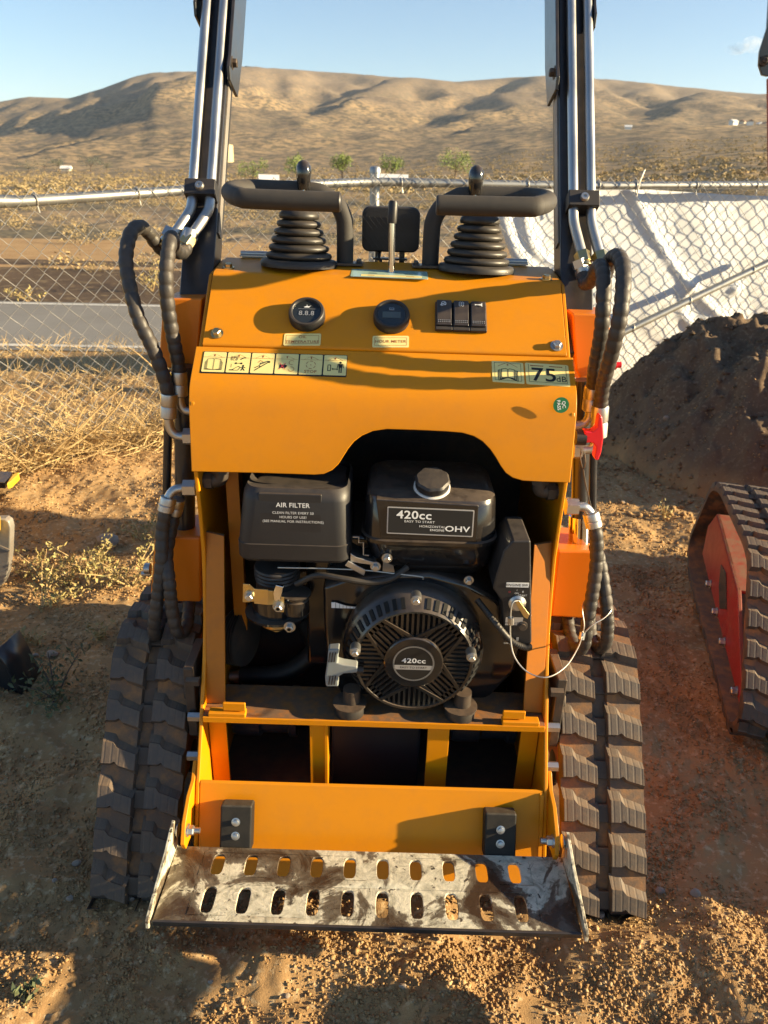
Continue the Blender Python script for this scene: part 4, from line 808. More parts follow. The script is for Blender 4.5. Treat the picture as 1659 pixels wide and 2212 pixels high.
# carburettor side
cb = at(600, 1262, 1.30); mb = MB(); mb.lathe(cb+Vector((0, 0, 0.045)), (0, 0, -1), [(0.044, 0), (0.046, 0.004), (0.044, 0.008), (0.046, 0.012), (0.044, 0.016), (0.046, 0.020), (0.043, 0.024), (0.045, 0.028), (0.043, 0.032), (0.043, 0.062)], 36); part('intake_elbow', mb, PLASTIC, ENG)
mb = MB(); c2 = at(600, 1325, 1.29); mb.lathe(c2, (0, 0, 1), [(0.046, 0), (0.056, 0.002), (0.057, 0.008), (0.044, 0.010), (0.044, 0.050)], 36, sx=1.15); part('carburettor_body', mb, GLOSS, ENG)
mb = MB(); c3 = at(597, 1332, 1.28); mb.lathe(c3, (0, 0, -1), [(0.036, 0), (0.034, 0.010), (0.020, 0.022), (0.010, 0.024), (0.010, 0.030)], 28); part('float_bowl', mb, ZINC_Y, ENG)
Yb = 1.232; mb = MB()
mb.prism([at(x, y, Yb) for x, y in ((525, 1261), (540, 1263), (540, 1301), (524, 1301))], (0, 0.003, 0)); mb.prism([at(540, 1264, Yb), at(549, 1272, Yb-0.004), at(549, 1300, Yb-0.004), at(540, 1300, Yb)], (0, 0.003, 0))
mb.prism([at(549, 1272, Yb-0.004), at(579, 1274, Yb-0.006), at(579, 1307, Yb-0.006), at(549, 1304, Yb-0.004)], (0, 0.003, 0)); mb.prism([at(579, 1276, Yb-0.006), at(599, 1277, Yb), at(599, 1306, Yb), at(579, 1307, Yb-0.006)], (0, 0.003, 0)); mb.prism([at(598, 1288, Yb), at(614, 1290, Yb), at(613, 1323, Yb), at(600, 1322, Yb)], (0, 0.003, 0))
part('choke_bracket', mb, ZINC_Y, ENG, bevel=0.0006)
mb = MB(); mb.prism([at(596, 1264, Yb-0.008), at(612, 1268, Yb-0.008), at(606, 1296, Yb-0.008), at(593, 1300, Yb-0.008), at(590, 1282, Yb-0.008)], (0, 0.008, 0)); part('choke_lever', mb, CHROME, ENG, bevel=0.0015)
for x, y, rr_ in ((538, 1290, 0.0075), (601, 1313, 0.008), (625, 1357, 0.008), (836, 1208, 0.007), (811, 1226, 0.007), (1013, 1256, 0.0065)):
    p = at(x, y, 1.226 if x < 700 else 1.245); mb = MB(); mb.hexbolt(p+Vector((0, 0.006, 0)), (0, -1, 0), rr_, 0.008); part('engine_bolt', mb, ZINC, ENG)
mb = MB(); c4 = at(640, 1300, 1.262); mb.lathe(c4+Vector((0, 0, -0.02)), (0, 0, 1), [(0.026, 0), (0.026, 0.028), (0.022, 0.030), (0.024, 0.032), (0.024, 0.036), (0.030, 0.038), (0.030, 0.041)], 28); part('choke_housing', mb, GLOSS, ENG)
mb = MB(); mb.tube(smooth_path([at(600, 1226, 1.25), at(700, 1228, 1.252), at(790, 1232, 1.25), at(860, 1240, 1.245), at(910, 1246, 1.245), at(914, 1251, 1.24)], 5), 0.0015, 8); part('throttle_rod', mb, CABLE, ENG)
mb = MB(); mb.tube(smooth_path([at(640, 1262, 1.26), at(685, 1243, 1.245), at(740, 1250, 1.235), at(800, 1258, 1.235), at(845, 1250, 1.24), at(880, 1225, 1.26)], 6), 0.0062, 10); part('fuel_hose', mb, BOOT, ENG)
mb = MB(); mb.prism([at(x, y, 1.25) for x, y in ((757, 1195), (770, 1204), (812, 1216), (812, 1222), (757, 1214))], (0, 0.05, 0)); mb.prism([at(x, y, 1.245) for x, y in ((752, 1212), (790, 1232), (786, 1244), (745, 1222))], (0, 0.004, 0)); part('linkage_bracket', mb, ZINC, ENG, bevel=0.0008)
mb = MB(); mb.tube([at(762, 1160, 1.26), at(775, 1160, 1.26), at(775, 1172, 1.26), at(785, 1172, 1.26), at(785, 1198, 1.26), at(797, 1200, 1.26)], 0.0014, 6); part('linkage_wire', mb, CABLE, ENG); mb = MB(); mb.prism([at(x, y, 1.27) for x, y in ((828, 1202), (846, 1202), (853, 1240), (826, 1240))], (0, 0.004, 0)); part('tank_bracket', mb, ZINC, ENG)
mb = MB(); c5 = at(534, 1376, 1.36); mb.lathe(c5+Vector((-0.02, 0, 0)), (1, -0.35, 0.1), [(0.02, -0.012), (0.062, -0.010)] + [q for k in range(5) for q in ((0.062, -0.008+0.006*k), (0.054, -0.006+0.006*k), (0.054, -0.0045+0.006*k), (0.062, -0.003+0.006*k))] + [(0.03, 0.026)], 40); part('drive_pulley', mb, DARKMETAL, ENG)
mb = MB(); mb.tube(smooth_path([at(520, 1460, 1.42), at(590, 1458, 1.42), at(640, 1440, 1.43), at(680, 1400, 1.45), at(660, 1350, 1.5)], 6), 0.022, 14); part('suction_hose', mb, BOOT, ENG)
mb = MB(); mb.cyl(at(497, 1460, 1.42), at(524, 1460, 1.42), 0.0135, 16); part('hose_pipe', mb, ZINC, ENG)
# electric control box at the right of the engine
Yc = 1.208; mb = pxprism([(1088, 1190), (1108, 1168), (1147, 1168), (1149, 1390), (1140, 1395), (1088, 1386), (1084, 1300), (1064, 1272), (1072, 1240)], Yc, 0.11); part('switch_box', mb, PLASTIC, ENG, bevel=0.004)
d = Decal(at(1093, 1268, Yc-0.0006), at(1142, 1269, Yc-0.0006)-at(1093, 1268, Yc-0.0006), (0, 0, 1)); w_ = (at(1142, 1269, Yc)-at(1093, 1268, Yc)).length
P0_, U0_ = d.P.copy(), d.u.copy()
d.rect(0, 0, w_, 0.0095, WHITE_INK, 0.0004, 0.001); d.text('ENGINE SW.', w_/2, 0.0047, 0.0072, INK, 1.02, 0.012, 0.0009); d.build('switch_label', ENG)
d = Decal(P0_, U0_, (0, 0, 1)); d.rect(w_*0.14, -0.083, w_*0.92, -0.066, SILVER, 0.0003); d.text('PROTECTOR', w_*0.53, -0.0785, 0.0060, INK, 0.95, 0.0, 0.0008); d.build('protector_label', ENG)
d = Decal(P0_, U0_, (0, 0, 1)); d.arc(w_*0.18, -0.010, 0.0018, 0, 360, 0.0007, INK_R, 0.0005); d.text('I', w_*0.5, -0.0065, 0.005, WHITE_INK, h=0.0005); d.text('ON', w_*0.5, -0.013, 0.0048, WHITE_INK, h=0.0005); d.text('START', w_*0.77, -0.0175, 0.0055, WHITE_INK, h=0.0005); d.text('8', w_*0.77, -0.0095, 0.006, WHITE_INK, h=0.0005)
d.text('ON/ push', w_*0.42, -0.124, 0.005, WHITE_INK, h=0.0005); d.text('OFF', w_*0.80, -0.124, 0.005, INK_R, h=0.0005); d.rect(w_*0.25, -0.118, w_*0.36, -0.113, SILVER, 0.0004); d.rect(w_*0.72, -0.118, w_*0.83, -0.111, SILVER, 0.0004); d.build('switch_lettering', ENG)['kind'] = 'stuff'
kc = at(1117, 1302, Yc); mb = MB(); mb.lathe(kc, (0, -1, 0), [(0.0165, 0), (0.0165, 0.003), (0.012, 0.006), (0.010, 0.012), (0, 0.012)], 28); part('key_switch', mb, ZINC, ENG)
mb = MB(); mb.prism([at(x, y, Yc-0.016) for x, y in ((1112, 1300), (1122, 1298), (1144, 1328), (1140, 1338), (1132, 1334))], (0, 0.004, 0)); part('ignition_key', mb, ZINC_Y, ENG, bevel=0.001)
mb = MB(); kb_ = at(1128, 1352, Yc); mb.lathe(kb_, (0, -1, 0), [(0.0105, 0), (0.0105, 0.002), (0.0065, 0.003), (0.0065, 0.006), (0, 0.006)], 24); part('breaker_button', mb, DARKMETAL, ENG)
cn = smooth_path([at(1030, 1295, 1.24), at(1050, 1320, 1.225), at(1075, 1352, 1.20), at(1105, 1385, 1.195), at(1132, 1398, 1.20), at(1147, 1397, 1.205)], 14); mb = MB(); mb.tube(cn, [0.0066 if k % 2 else 0.0056 for k in range(len(cn))], 10); part('wire_conduit', mb, BOOT, ENG)
# elbows of the oil lines under the cover
for x, y, s_ in ((478, 1035, 1), (1164, 1058, -1)):
    p = at(x, y, 1.33); mb = MB(); mb.tube(smooth_path([p+Vector((0, 0, 0.05)), p+Vector((0, 0, 0.012)), p+Vector((-0.004*s_, 0, 0)), p+Vector((-0.02*s_, 0, -0.003)), p+Vector((-0.04*s_, 0, -0.003))], 5), 0.0145, 14); mb.cyl(p+Vector((0, 0, 0.014)), p+Vector((0, 0, 0.034)), 0.0185, 6); mb.cyl(p+Vector((-0.016*s_, 0, -0.003)), p+Vector((-0.030*s_, 0, -0.003)), 0.0185, 6); part('pipe_elbow', mb, DARKMETAL)

# ================================================================== TRACKS
TP_ = [(1.112, 0.165), (1.300, 0.415), (1.385, 0.446), (1.640, 0.425), (1.72, 0.40), (2.115, 0.155), (2.14, 0.08), (2.06, -0.02), (1.000, -0.026)]
def loop_path(pts, r=0.05, n=6):
    out = []; k = len(pts); P = [Vector((a, b)) for a, b in pts]
    for i in range(k):
        a, b, c = P[i-1], P[i], P[(i+1) % k]; r_ = min(r, (a-b).length*0.45, (c-b).length*0.45); p = b+(a-b).normalized()*r_; q = b+(c-b).normalized()*r_
        for j in range(n+1): t = j/n; out.append(p*(1-t)**2+b*2*t*(1-t)+q*t*t)
    return out
def resample(P, N):
    P = P+[P[0]]; d = [0]
    for a, b in zip(P, P[1:]): d.append(d[-1]+(b-a).length)
    L_ = d[-1]; out = []; j = 0
    for i in range(N):
        s = L_*i/N
        while d[j+1] < s: j += 1
        t = (s-d[j])/max(1e-9, d[j+1]-d[j]); out.append(P[j].lerp(P[j+1], t))
    return out, L_
LUGN = 31
def make_loop(tp):
    global base_loop, cen, inner
    base_loop, _ = resample([Vector((p.x, p.y)) for p in loop_path(tp, 0.07)], LUGN*8); cen = sum(base_loop, Vector((0, 0)))/len(base_loop)
    inner = [base_loop[i]-nrm2(i)[1]*LH for i in range(len(base_loop))]
def nrm2(i):
    a, b = base_loop[i-2], base_loop[(i+2) % len(base_loop)]; t = (b-a).normalized(); n = Vector((-t.y, t.x))
    if n.dot(base_loop[i]-cen) < 0: n = -n
    return t, n
LH = 0.015; TW = 0.170
make_loop(TP_)
def lug_mesh():
    w2 = 0.0715; f = [(0.0, 0.045), (0.022, 0.043), (0.030, 0.033), (w2, 0.020), (w2, -0.014), (0.036, -0.004), (0.028, 0.004), (0.020, 0.000), (0.0, 0.000)]
    cx_, cy_ = w2/2, 0.015; bt = [Vector((cx_+(a-cx_)*1.06, cy_+(b-cy_)*1.28+(0.014 if k < 4 else -0.001), -0.004)) for k, (a, b) in enumerate(f)]; tp = [Vector((a, b, LH)) for a, b in f]; md = [Vector((a, b, LH-0.003)) for a, b in f]
    tp = [Vector((cx_+(a-cx_)*0.97, cy_+(b-cy_)*0.94, LH)) for a, b in f]; n = len(f); vs = bt+md+tp; fs = []
    for L0 in (0, n):
        for i in range(n): fs.append((L0+i, L0+(i+1) % n, L0+n+(i+1) % n, L0+n+i))
    fs.append(tuple(range(2*n, 3*n)))
    me = bpy.data.meshes.new('tread_lug'); me.from_pydata([tuple(v-Vector((cx_, cy_, 0))) for v in vs], [], fs)
    bm = bmesh.new(); bm.from_mesh(me); bmesh.ops.recalc_face_normals(bm, faces=bm.faces); bm.to_mesh(me); bm.free()
    me.materials.append(LUG); return me
LUGME = lug_mesh()
def make_track(root, xc, lugs=True):
    mb = MB(); N = len(inner); cs = [(-TW/2, 0), (-0.016, 0.002), (-0.013, -0.008), (0.013, -0.008), (0.016, 0.002), (TW/2, 0), (TW/2, -0.016), (-TW/2, -0.016)]; k = len(cs)
    vs = []
    for i in range(N):
        t, n = nrm2(i)
        for cxx, h in cs: q = inner[i]+n*h; vs.append(mx((xc+cxx, q.x, q.y)))
    fs = [(i*k+j, i*k+(j+1) % k, ((i+1) % N)*k+(j+1) % k, ((i+1) % N)*k+j) for i in range(N) for j in range(k)]
    mb.add(vs, fs); tr = weld(mb.build('rubber_track', RUBBER, root, sharp=40), 1e-6)
    mb = MB()
    for i in range(0, N, 8):
        t, n = nrm2(i); q = inner[i]+n*(-0.004); rot = Matrix((Vector((1, 0, 0)), Vector((0, t.x, t.y)), Vector((0, n.x, n.y)))).transposed(); mb.box(mx((xc, q.x, q.y)), (0.024, 0.036, 0.010), rot)
    o = mb.build('track_links', DARKMETAL, tr, bevel=0.002); o['kind'] = 'stuff'
    if lugs:
        for i in range(LUGN):
            for s_, off in ((-1, 0), (1, 0)):
                j = (i*8+off) % N; t, n = nrm2(j); tt = -t if False else t
                X = Vector((1, 0, 0)); T3 = Vector((0, t.x, t.y)); N3 = Vector((0, n.x, n.y))
                if X.cross(T3).dot(N3) < 0: T3 = -T3
                M = Matrix((X, T3, N3)).transposed().to_4x4(); q = inner[j]; M.translation = mx((xc+s_*0.0475, q.x, q.y))-W[tr]
                o = bpy.data.objects.new('tread_lug', LUGME); C.objects.link(o); o.parent = tr; o.matrix_basis = M
    return tr
for sg in (-1, 1):
    make_track(ROOT, sg*0.472)
    # undercarriage inside the loop
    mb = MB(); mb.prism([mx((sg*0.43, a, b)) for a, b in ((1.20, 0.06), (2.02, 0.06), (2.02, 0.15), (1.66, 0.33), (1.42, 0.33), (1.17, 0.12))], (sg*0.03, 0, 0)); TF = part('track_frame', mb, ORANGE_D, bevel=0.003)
    for yy, rr_, zz in ((1.165, 0.055, 0.088), (1.38, 0.04, 0.065), (1.6, 0.04, 0.065), (1.8, 0.04, 0.065), (2.04, 0.065, 0.10), (1.40, 0.075, 0.335), (1.62, 0.05, 0.34)):
        mb = MB(); mb.lathe(mx((sg*0.472-0.045, yy, zz)), (1, 0, 0), [(rr_*0.7, 0), (rr_, 0.004), (rr_, 0.03), (rr_*0.6, 0.034), (rr_*0.6, 0.056), (rr_, 0.06), (rr_, 0.086), (rr_*0.7, 0.09)], 24); part('road_wheel', mb, DARKMETAL, TF)
    mb = MB(); c = mx((sg*0.366, 1.30, 0.33)); q = Vector((sg, 0, 0)); mb.lathe(c-q*0.01, q, [(0.060, 0), (0.062, 0.02), (0.050, 0.024), (0.045, 0.045)], 28); mb.box(c+Vector((sg*0.008, -0.03, 0.02)), (0.02, 0.11, 0.17)); part('drive_hub', mb, DARKMETAL, bevel=0.003)
    for k, (yy, zz) in enumerate(((1.215, 0.405), (1.205, 0.325), (1.175, 0.25))):
        mb = MB(); p = mx((sg*0.36, yy, zz)); mb.cyl(p-Vector((sg*0.008, 0, 0)), p+Vector((sg*0.018, 0, 0)), 0.010, 6); part('hub_bolt', mb, DARKMETAL if k == 0 else ZINC)

# ================================================================== LIFT ARMS, TOWERS, HOSES
ad = Vector((0, 1.876-1.54, 1.683-1.165)).normalized(); an_ = Vector((0, -ad.z, ad.y))        # along the arm, and its face towards the operator
for sg in (-1, 1):
    A0 = Vector((X0+sg*0.384, 1.58, 1.13)); A0 = A0 - ad*0.14
    mb = MB(); rot = Matrix((Vector((1, 0, 0)), -an_, ad)).transposed(); L_ = 1.25
    mb.box(A0+ad*L_/2, (0.066, 0.060, L_), rot); ARM = part('lift_arm', mb, BLACK_PAINT, bevel=0.004)
    mb = MB(); mb.box(A0+ad*(L_/2+0.12)-Vector((sg*0.0345, 0, 0))+an_*0.010, (0.003, 0.024, L_-0.24), rot); part('arm_edge', mb, STEEL_W, ARM)
    # cylinder side plates near the top
    gy = 0.62; mb = MB()
    G0 = A0+ad*0.55
    pl = [(-0.055, 0.02), (-0.060, -0.01), (-0.045, -0.03), (0.03, -0.01), (0.05, 0.10), (0.05, 0.7), (-0.05, 0.7)]
    mb.prism([G0-Vector((sg*0.038, 0, 0))-an_*a+ad*(b+0.05) for a, b in pl], (-sg*0.007, 0, 0)); o = part('arm_link_plate', mb, BLACK_PAINT, ARM, bevel=0.0015)
    mb = MB(); p = G0-Vector((sg*0.044, 0, 0))+an_*0.04+ad*0.065; mb.hexbolt(p, (-sg, 0, 0), 0.009, 0.008); part('link_bolt', mb, DARKMETAL, ARM)
    mb = MB(); mb.prism([G0+Vector((sg*0.036, 0, 0))-an_*a+ad*(b+0.20) for a, b in pl], (sg*0.006, 0, 0)); part('arm_link_plate', mb, BLACK_PAINT, ARM, bevel=0.0015)
    # tubes
    f0 = an_*0.047
    for k, dx in enumerate((0.020, -0.016) if sg < 0 else (-0.010, 0.0255)):
        x_ = sg*0.0 + dx*(1 if sg < 0 else 1); P = lambda t, ex=0.0, out=0.0: A0+ad*t+f0+an_*out+Vector((-x_ if False else x_+ex, 0, 0))
        if sg < 0: pts = [P(1.25), P(0.50), P(0.33), P(0.285), P(0.266, -0.005), P(0.230, -0.022, 0.004), P(0.200, -0.037, 0.008)]
        else: pts = [P(1.25), P(0.50), P(0.345), P(0.30), P(0.27, 0.001), P(0.23, 0.008, 0.004), P(0.19, 0.016, 0.008)]
        mb = MB(); mb.tube(smooth_path(pts, 5), 0.0102, 16); part('hydraulic_tube', mb, ZINC, ARM)
        e = pts[-1]; dv = (pts[-1]-pts[-2]).normalized(); mb = MB(); mb.cyl(e-dv*0.012, e+dv*0.012, 0.0165, 6); mb.cyl(e+dv*0.012, e+dv*0.020, 0.013, 16); part('tube_nut', mb, ZINC_Y, ARM, bevel=0.001)
    xo = 0.002 if sg < 0 else 0.0078
    mb = MB(); cc = A0+ad*0.316+f0*1.0+Vector((xo, 0, 0)); mb.box(cc, (0.062, 0.036, 0.034), rot); CL = part('tube_clamp', mb, PLASTIC, ARM, bevel=0.002)
    mb = MB(); mb.lathe(cc+an_*0.018, an_, [(0.0095, 0), (0.0095, 0.002), (0.0075, 0.006), (0.0035, 0.006), (0.0035, 0.004), (0, 0.004)], 18); part('clamp_bolt', mb, ZINC, ARM)
# towers, cylinder barrels
def quad_box(pts, Y, th, name, m, bev=0.004): return part(name, pxprism(pts, Y, th), m, bevel=bev, seg=3)
quad_box([(352, 645), (436, 645), (425, 803), (393, 803), (342, 790)], 1.475, 0.10, 'tower_bracket', ORANGE_R)
quad_box([(1236, 677), (1319, 680), (1312, 835), (1262, 838), (1244, 800)], 1.475, 0.10, 'tower_bracket', ORANGE_R)
quad_box([(333, 1160), (434, 1160), (434, 1302), (345, 1300), (324, 1285)], 1.40, 0.12, 'cylinder_mount', ORANGE_R, 0.006)
quad_box([(1204, 1189), (1285, 1191), (1280, 1330), (1262, 1337), (1188, 1333)], 1.40, 0.12, 'cylinder_mount', ORANGE_R, 0.006)
for (xa, ya, xb, yb, r_, Y, m_) in ((398, 790, 401, 1185, 0.021, 1.452, BLACK_PAINT), (366, 800, 357, 1185, 0.009, 1.47, BLACK_PAINT), (1258, 820, 1252, 1120, 0.0175, 1.452, BLACK_PAINT), (1252, 1112, 1250, 1195, 0.0225, 1.452, CHROME), (1283, 825, 1278, 1215, 0.009, 1.47, BLACK_PAINT)):
    mb = MB(); mb.cyl(at(xa, ya, Y), at(xb, yb, Y), r_, 28); part('lift_cylinder' if r_ > 0.01 else 'guide_rod', mb, m_)
mb = MB(); p = at(325, 1228, 1.42); mb.cyl(p, p+Vector((-0.012, 0, 0)), 0.012, 12); mb.cyl(p+Vector((0, 0, -0.012)), p+Vector((-0.02, 0, -0.014)), 0.006, 10); part('grease_bolt', mb, ZINC)
mb = MB(); p = at(1326, 789, 1.47); mb.lathe(p, (1, 0, 0.1), [(0.005, -0.012), (0.005, 0), (0.009, 0.001), (0.009, 0.004), (0.006, 0.005), (0.006, 0.014), (0, 0.014)], 16); part('grease_cap', mb, REDPL)
def hose(pts, r=0.0135, n=9):
    P = smooth_path([at(*p) for p in pts], 14); d = [0.0]
    for a, b in zip(P, P[1:]): d.append(d[-1]+(b-a).length)
    Q = []; s = 0; j = 0; st = 0.0028
    while s < d[-1]:
        while d[j+1] < s: j += 1
        Q.append(P[j].lerp(P[j+1], (s-d[j])/(d[j+1]-d[j]))); s += st
    rs = []
    ph = random.random()*6
    for i in range(len(Q)):
        u = ((i*st)/0.0215+ph+0.12*math.sin(i*0.11)) % 1.0; rs.append(r*(0.90+0.13*math.sin(math.pi*min(1, u*1.12))**0.5 if u < 0.89 else r*0+0.90)*1.0 if False else r*(0.83+0.20*(math.sin(math.pi*u)**0.42)))
    mb = MB(); mb.tube(Q, rs, 14); return part('hydraulic_hose', mb, HOSE, sharp=60)
def ferrule(pa, pb, r=0.0165):
    a, b = at(*pa), at(*pb); dv = (b-a); L_ = dv.length; mb = MB(); mb.lathe(a, dv, [(r*0.95, 0), (r, 0.003), (r, L_*0.45), (r*0.93, L_*0.5), (r, L_*0.55), (r, L_-0.003), (r*0.8, L_)], 20); return part('hose_ferrule', mb, ZINC)
def elbow(pts, r=0.0092, nut=None):
    mb = MB(); mb.tube(smooth_path([at(*p) for p in pts], 7), r, 14)
    if nut: a, b = at(*nut[0]), at(*nut[1]); mb.cyl(a, b, 0.0175, 6)
    return part('pipe_elbow', mb, ZINC)
# left
mb = MB(); mb.tube(smooth_path([at(366, 505, 1.60), at(358, 522, 1.585), at(350, 540, 1.57)], 4), 0.012, 14); mb.cyl(at(372, 498, 1.60), at(362, 516, 1.59), 0.0175, 6); part('hose_fitting', mb, ZINC)
mb = MB(); mb.cyl(at(412, 500, 1.58), at(402, 528, 1.565), 0.0155, 16); mb.cyl(at(409, 508, 1.578), at(405, 520, 1.57), 0.0175, 6); part('hose_fitting', mb, ZINC)
hose([(353, 543, 1.575), (336, 524, 1.56), (318, 500, 1.54), (300, 490, 1.51), (281, 508, 1.48), (272, 560, 1.45), (281, 622, 1.43), (300, 690, 1.415), (330, 752, 1.41), (354, 815, 1.41), (365, 856, 1.41)])
hose([(403, 526, 1.565), (398, 542, 1.55), (386, 545, 1.52), (375, 532, 1.49), (371, 513, 1.46), (364, 540, 1.435), (359, 600, 1.42), (363, 665, 1.42), (374, 730, 1.425), (384, 780, 1.43), (386, 806, 1.43)])
ferrule((365, 850, 1.41), (364, 903, 1.41)); ferrule((386, 802, 1.43), (388, 856, 1.43))
elbow([(364, 900, 1.41), (366, 920, 1.41), (373, 934, 1.41), (386, 942, 1.41), (415, 943, 1.41)], nut=((398, 943, 1.41), (418, 943, 1.41)))
elbow([(388, 852, 1.43), (390, 872, 1.43), (398, 885, 1.43), (412, 888, 1.43), (430, 888, 1.43)])
elbow([(425, 1054, 1.38), (400, 1054, 1.38), (378, 1058, 1.375), (366, 1070, 1.37), (360, 1088, 1.365)], nut=((397, 1054, 1.38), (424, 1054, 1.38))); ferrule((364, 1074, 1.365), (357, 1106, 1.36)); ferrule((384, 1078, 1.40), (376, 1112, 1.40), 0.0155)
hose([(357, 1103, 1.36), (350, 1150, 1.355), (349, 1210, 1.34), (342, 1280, 1.33), (334, 1340, 1.325), (335, 1372, 1.34), (352, 1350, 1.40), (362, 1310, 1.45)])
hose([(377, 1108, 1.40), (366, 1160, 1.38), (360, 1205, 1.35), (366, 1260, 1.325), (372, 1320, 1.32), (384, 1366, 1.32), (402, 1356, 1.345), (408, 1318, 1.39), (410, 1288, 1.43)])
# right
mb = MB(); mb.cyl(at(1254, 565, 1.56), at(1262, 598, 1.55), 0.0155, 16); mb.cyl(at(1252, 560, 1.56), at(1257, 577, 1.557), 0.0185, 6); part('hose_fitting', mb, ZINC)
hose([(1260, 592, 1.55), (1264, 612, 1.53), (1278, 606, 1.50), (1288, 584, 1.46), (1298, 575, 1.41), (1304, 605, 1.36), (1303, 660, 1.335), (1298, 725, 1.34), (1286, 790, 1.375), (1281, 838, 1.41)])
hose([(1300, 575, 1.55), (1306, 596, 1.53), (1310, 588, 1.50), (1318, 562, 1.45), (1333, 553, 1.40), (1345, 575, 1.35), (1346, 625, 1.31), (1338, 690, 1.295), (1322, 760, 1.31), (1303, 830, 1.36), (1297, 880, 1.385)])
ferrule((1281, 834, 1.41), (1275, 888, 1.41)); ferrule((1297, 876, 1.385), (1292, 945, 1.385))
elbow([(1275, 886, 1.41), (1272, 903, 1.41), (1262, 915, 1.41), (1246, 919, 1.41), (1232, 920, 1.41)]); elbow([(1292, 945, 1.385), (1288, 958, 1.385), (1276, 969, 1.385), (1258, 972, 1.385), (1238, 972, 1.385)], nut=((1238, 972, 1.385), (1256, 972, 1.385)))
elbow([(1225, 1094, 1.35), (1248, 1094, 1.35), (1264, 1096, 1.35), (1274, 1106, 1.35), (1278, 1118, 1.345)], nut=((1222, 1094, 1.35), (1248, 1095, 1.35))); ferrule((1276, 1108, 1.345), (1284, 1140, 1.34))
hose([(1283, 1132, 1.34), (1289, 1165, 1.335), (1288, 1220, 1.33), (1280, 1280, 1.32), (1270, 1340, 1.31), (1262, 1392, 1.31), (1246, 1402, 1.33), (1232, 1372, 1.38), (1224, 1320, 1.44)])
hose([(1284, 1175, 1.37), (1296, 1215, 1.355), (1305, 1270, 1.335), (1312, 1330, 1.32), (1310, 1382, 1.32), (1296, 1400, 1.34), (1280, 1384, 1.38), (1272, 1330, 1.43)])
# red pull handle and steel lanyards
mb = MB(); mb.cyl(at(1243, 945, 1.33), at(1264, 945, 1.33), 0.0145, 20); RH = part('handle_boot', mb, PLASTIC)
mb = MB(); mb.prism([at(x, y, 1.318) for x, y in ((1263, 931), (1280, 933), (1290, 925), (1293, 904), (1297, 897), (1302, 902), (1304, 945), (1299, 978), (1293, 994), (1287, 995), (1284, 988), (1288, 966), (1280, 957), (1263, 957))], (0, 0.022, 0)); part('red_pull_handle', mb, REDPL, bevel=0.004, seg=3)
mb = MB(); mb.tube(smooth_path([at(1120, 1297, 1.19), at(1108, 1302, 1.185), at(1103, 1330, 1.18), at(1103, 1380, 1.17), at(1112, 1420, 1.155), at(1140, 1452, 1.14), at(1182, 1463, 1.13), at(1222, 1440, 1.16), at(1248, 1400, 1.22), at(1258, 1372, 1.28)], 8), 0.0013, 8)
mb.tube(smooth_path([at(1258, 1372, 1.28), at(1262, 1350, 1.285), at(1258, 1318, 1.30), at(1262, 1300, 1.33), at(1276, 1290, 1.36)], 6), 0.0013, 8); mb.tube(smooth_path([at(1258, 1372, 1.28), at(1280, 1350, 1.285), at(1305, 1335, 1.295), at(1320, 1318, 1.31), at(1319, 1300, 1.34)], 6), 0.0013, 8); CABLE_O = part('lanyard_cable', mb, CABLE)
mb = MB(); mb.cyl(at(1256, 1381, 1.275), at(1259, 1366, 1.28), 0.0058, 10); mb.cyl(at(1103, 1334, 1.178), at(1104, 1348, 1.178), 0.0058, 10); o = part('cable_crimp', mb, ZINC, CABLE_O)
mb = MB(); mb.tube(smooth_path([at(1256, 970, 1.36), at(1254, 992, 1.35), at(1260, 1012, 1.35), at(1265, 1000, 1.35), at(1262, 975, 1.355)], 6), 0.0013, 7); mb.tube(smooth_path([at(1260, 1014, 1.35), at(1266, 1050, 1.35), at(1278, 1100, 1.36)], 6), 0.0013, 7); part('lanyard_cable', mb, DARKMETAL)

# ================================================================== NEIGHBOURING MACHINES
def copy_tree(o, parent=None, swap=None, keep=None, depth=0):
    c = o.copy(); C.objects.link(c); c.parent = parent
    for i, sl_ in enumerate(c.material_slots):
        if swap and sl_.material in swap: m_ = swap[sl_.material]; sl_.link = 'OBJECT'; c.material_slots[i].material = m_
    for ch in list(o.children):
        if depth > 0 or keep is None or ch.name.split('.')[0] in keep: copy_tree(ch, c, swap, None, depth+1)
    return c
RM = empty('mini_skid_steer', (1.575, 1.81, 0)); RM.rotation_euler = (0, 0, math.radians(-13.5))
tag(RM, 'red mini skid steer at the right edge, with its dusty left track in view', 'mini skid steer')
RM['group'] = ROOT['group'] = 'mini skid steers parked on the dirt lot'
rloc = Matrix.Translation(RM.location) @ RM.rotation_euler.to_matrix().to_4x4()
def redpart(name, mb, m, **k):                          # built in the red machine's own frame
    o = mb.build(name, m, None, **k); c = W[o]; o.parent = RM; o.location = c; return o
xo_ = -0.565
LUGN = 33; make_loop([(1.085-1.5, 0.155), (1.330-1.5, 0.440), (1.42-1.5, 0.458), (1.86-1.5, 0.452), (1.99-1.5, 0.41), (2.17-1.5, 0.13), (2.16-1.5, 0.06), (2.06-1.5, 0.0), (1.13-1.5, 0.0), (1.062-1.5, 0.070)])
tr_ = make_track(None, -0.472); tr_.parent = RM; tr_.location = W[tr_]
mb = MB(); mb.prism([(xo_+0.02, a-1.5, b) for a, b in ((1.17, 0.075), (1.165, 0.10), (1.45, 0.275), (1.90, 0.325), (1.99, 0.24), (1.98, 0.13))], (0.012, 0, 0)); mb.prism([(xo_+0.02, a-1.5, b) for a, b in ((1.45, 0.275), (1.90, 0.325), (1.90, 0.313), (1.45, 0.263))], (0.13, 0, 0)); redpart('track_cover', mb, RED, bevel=0.003)
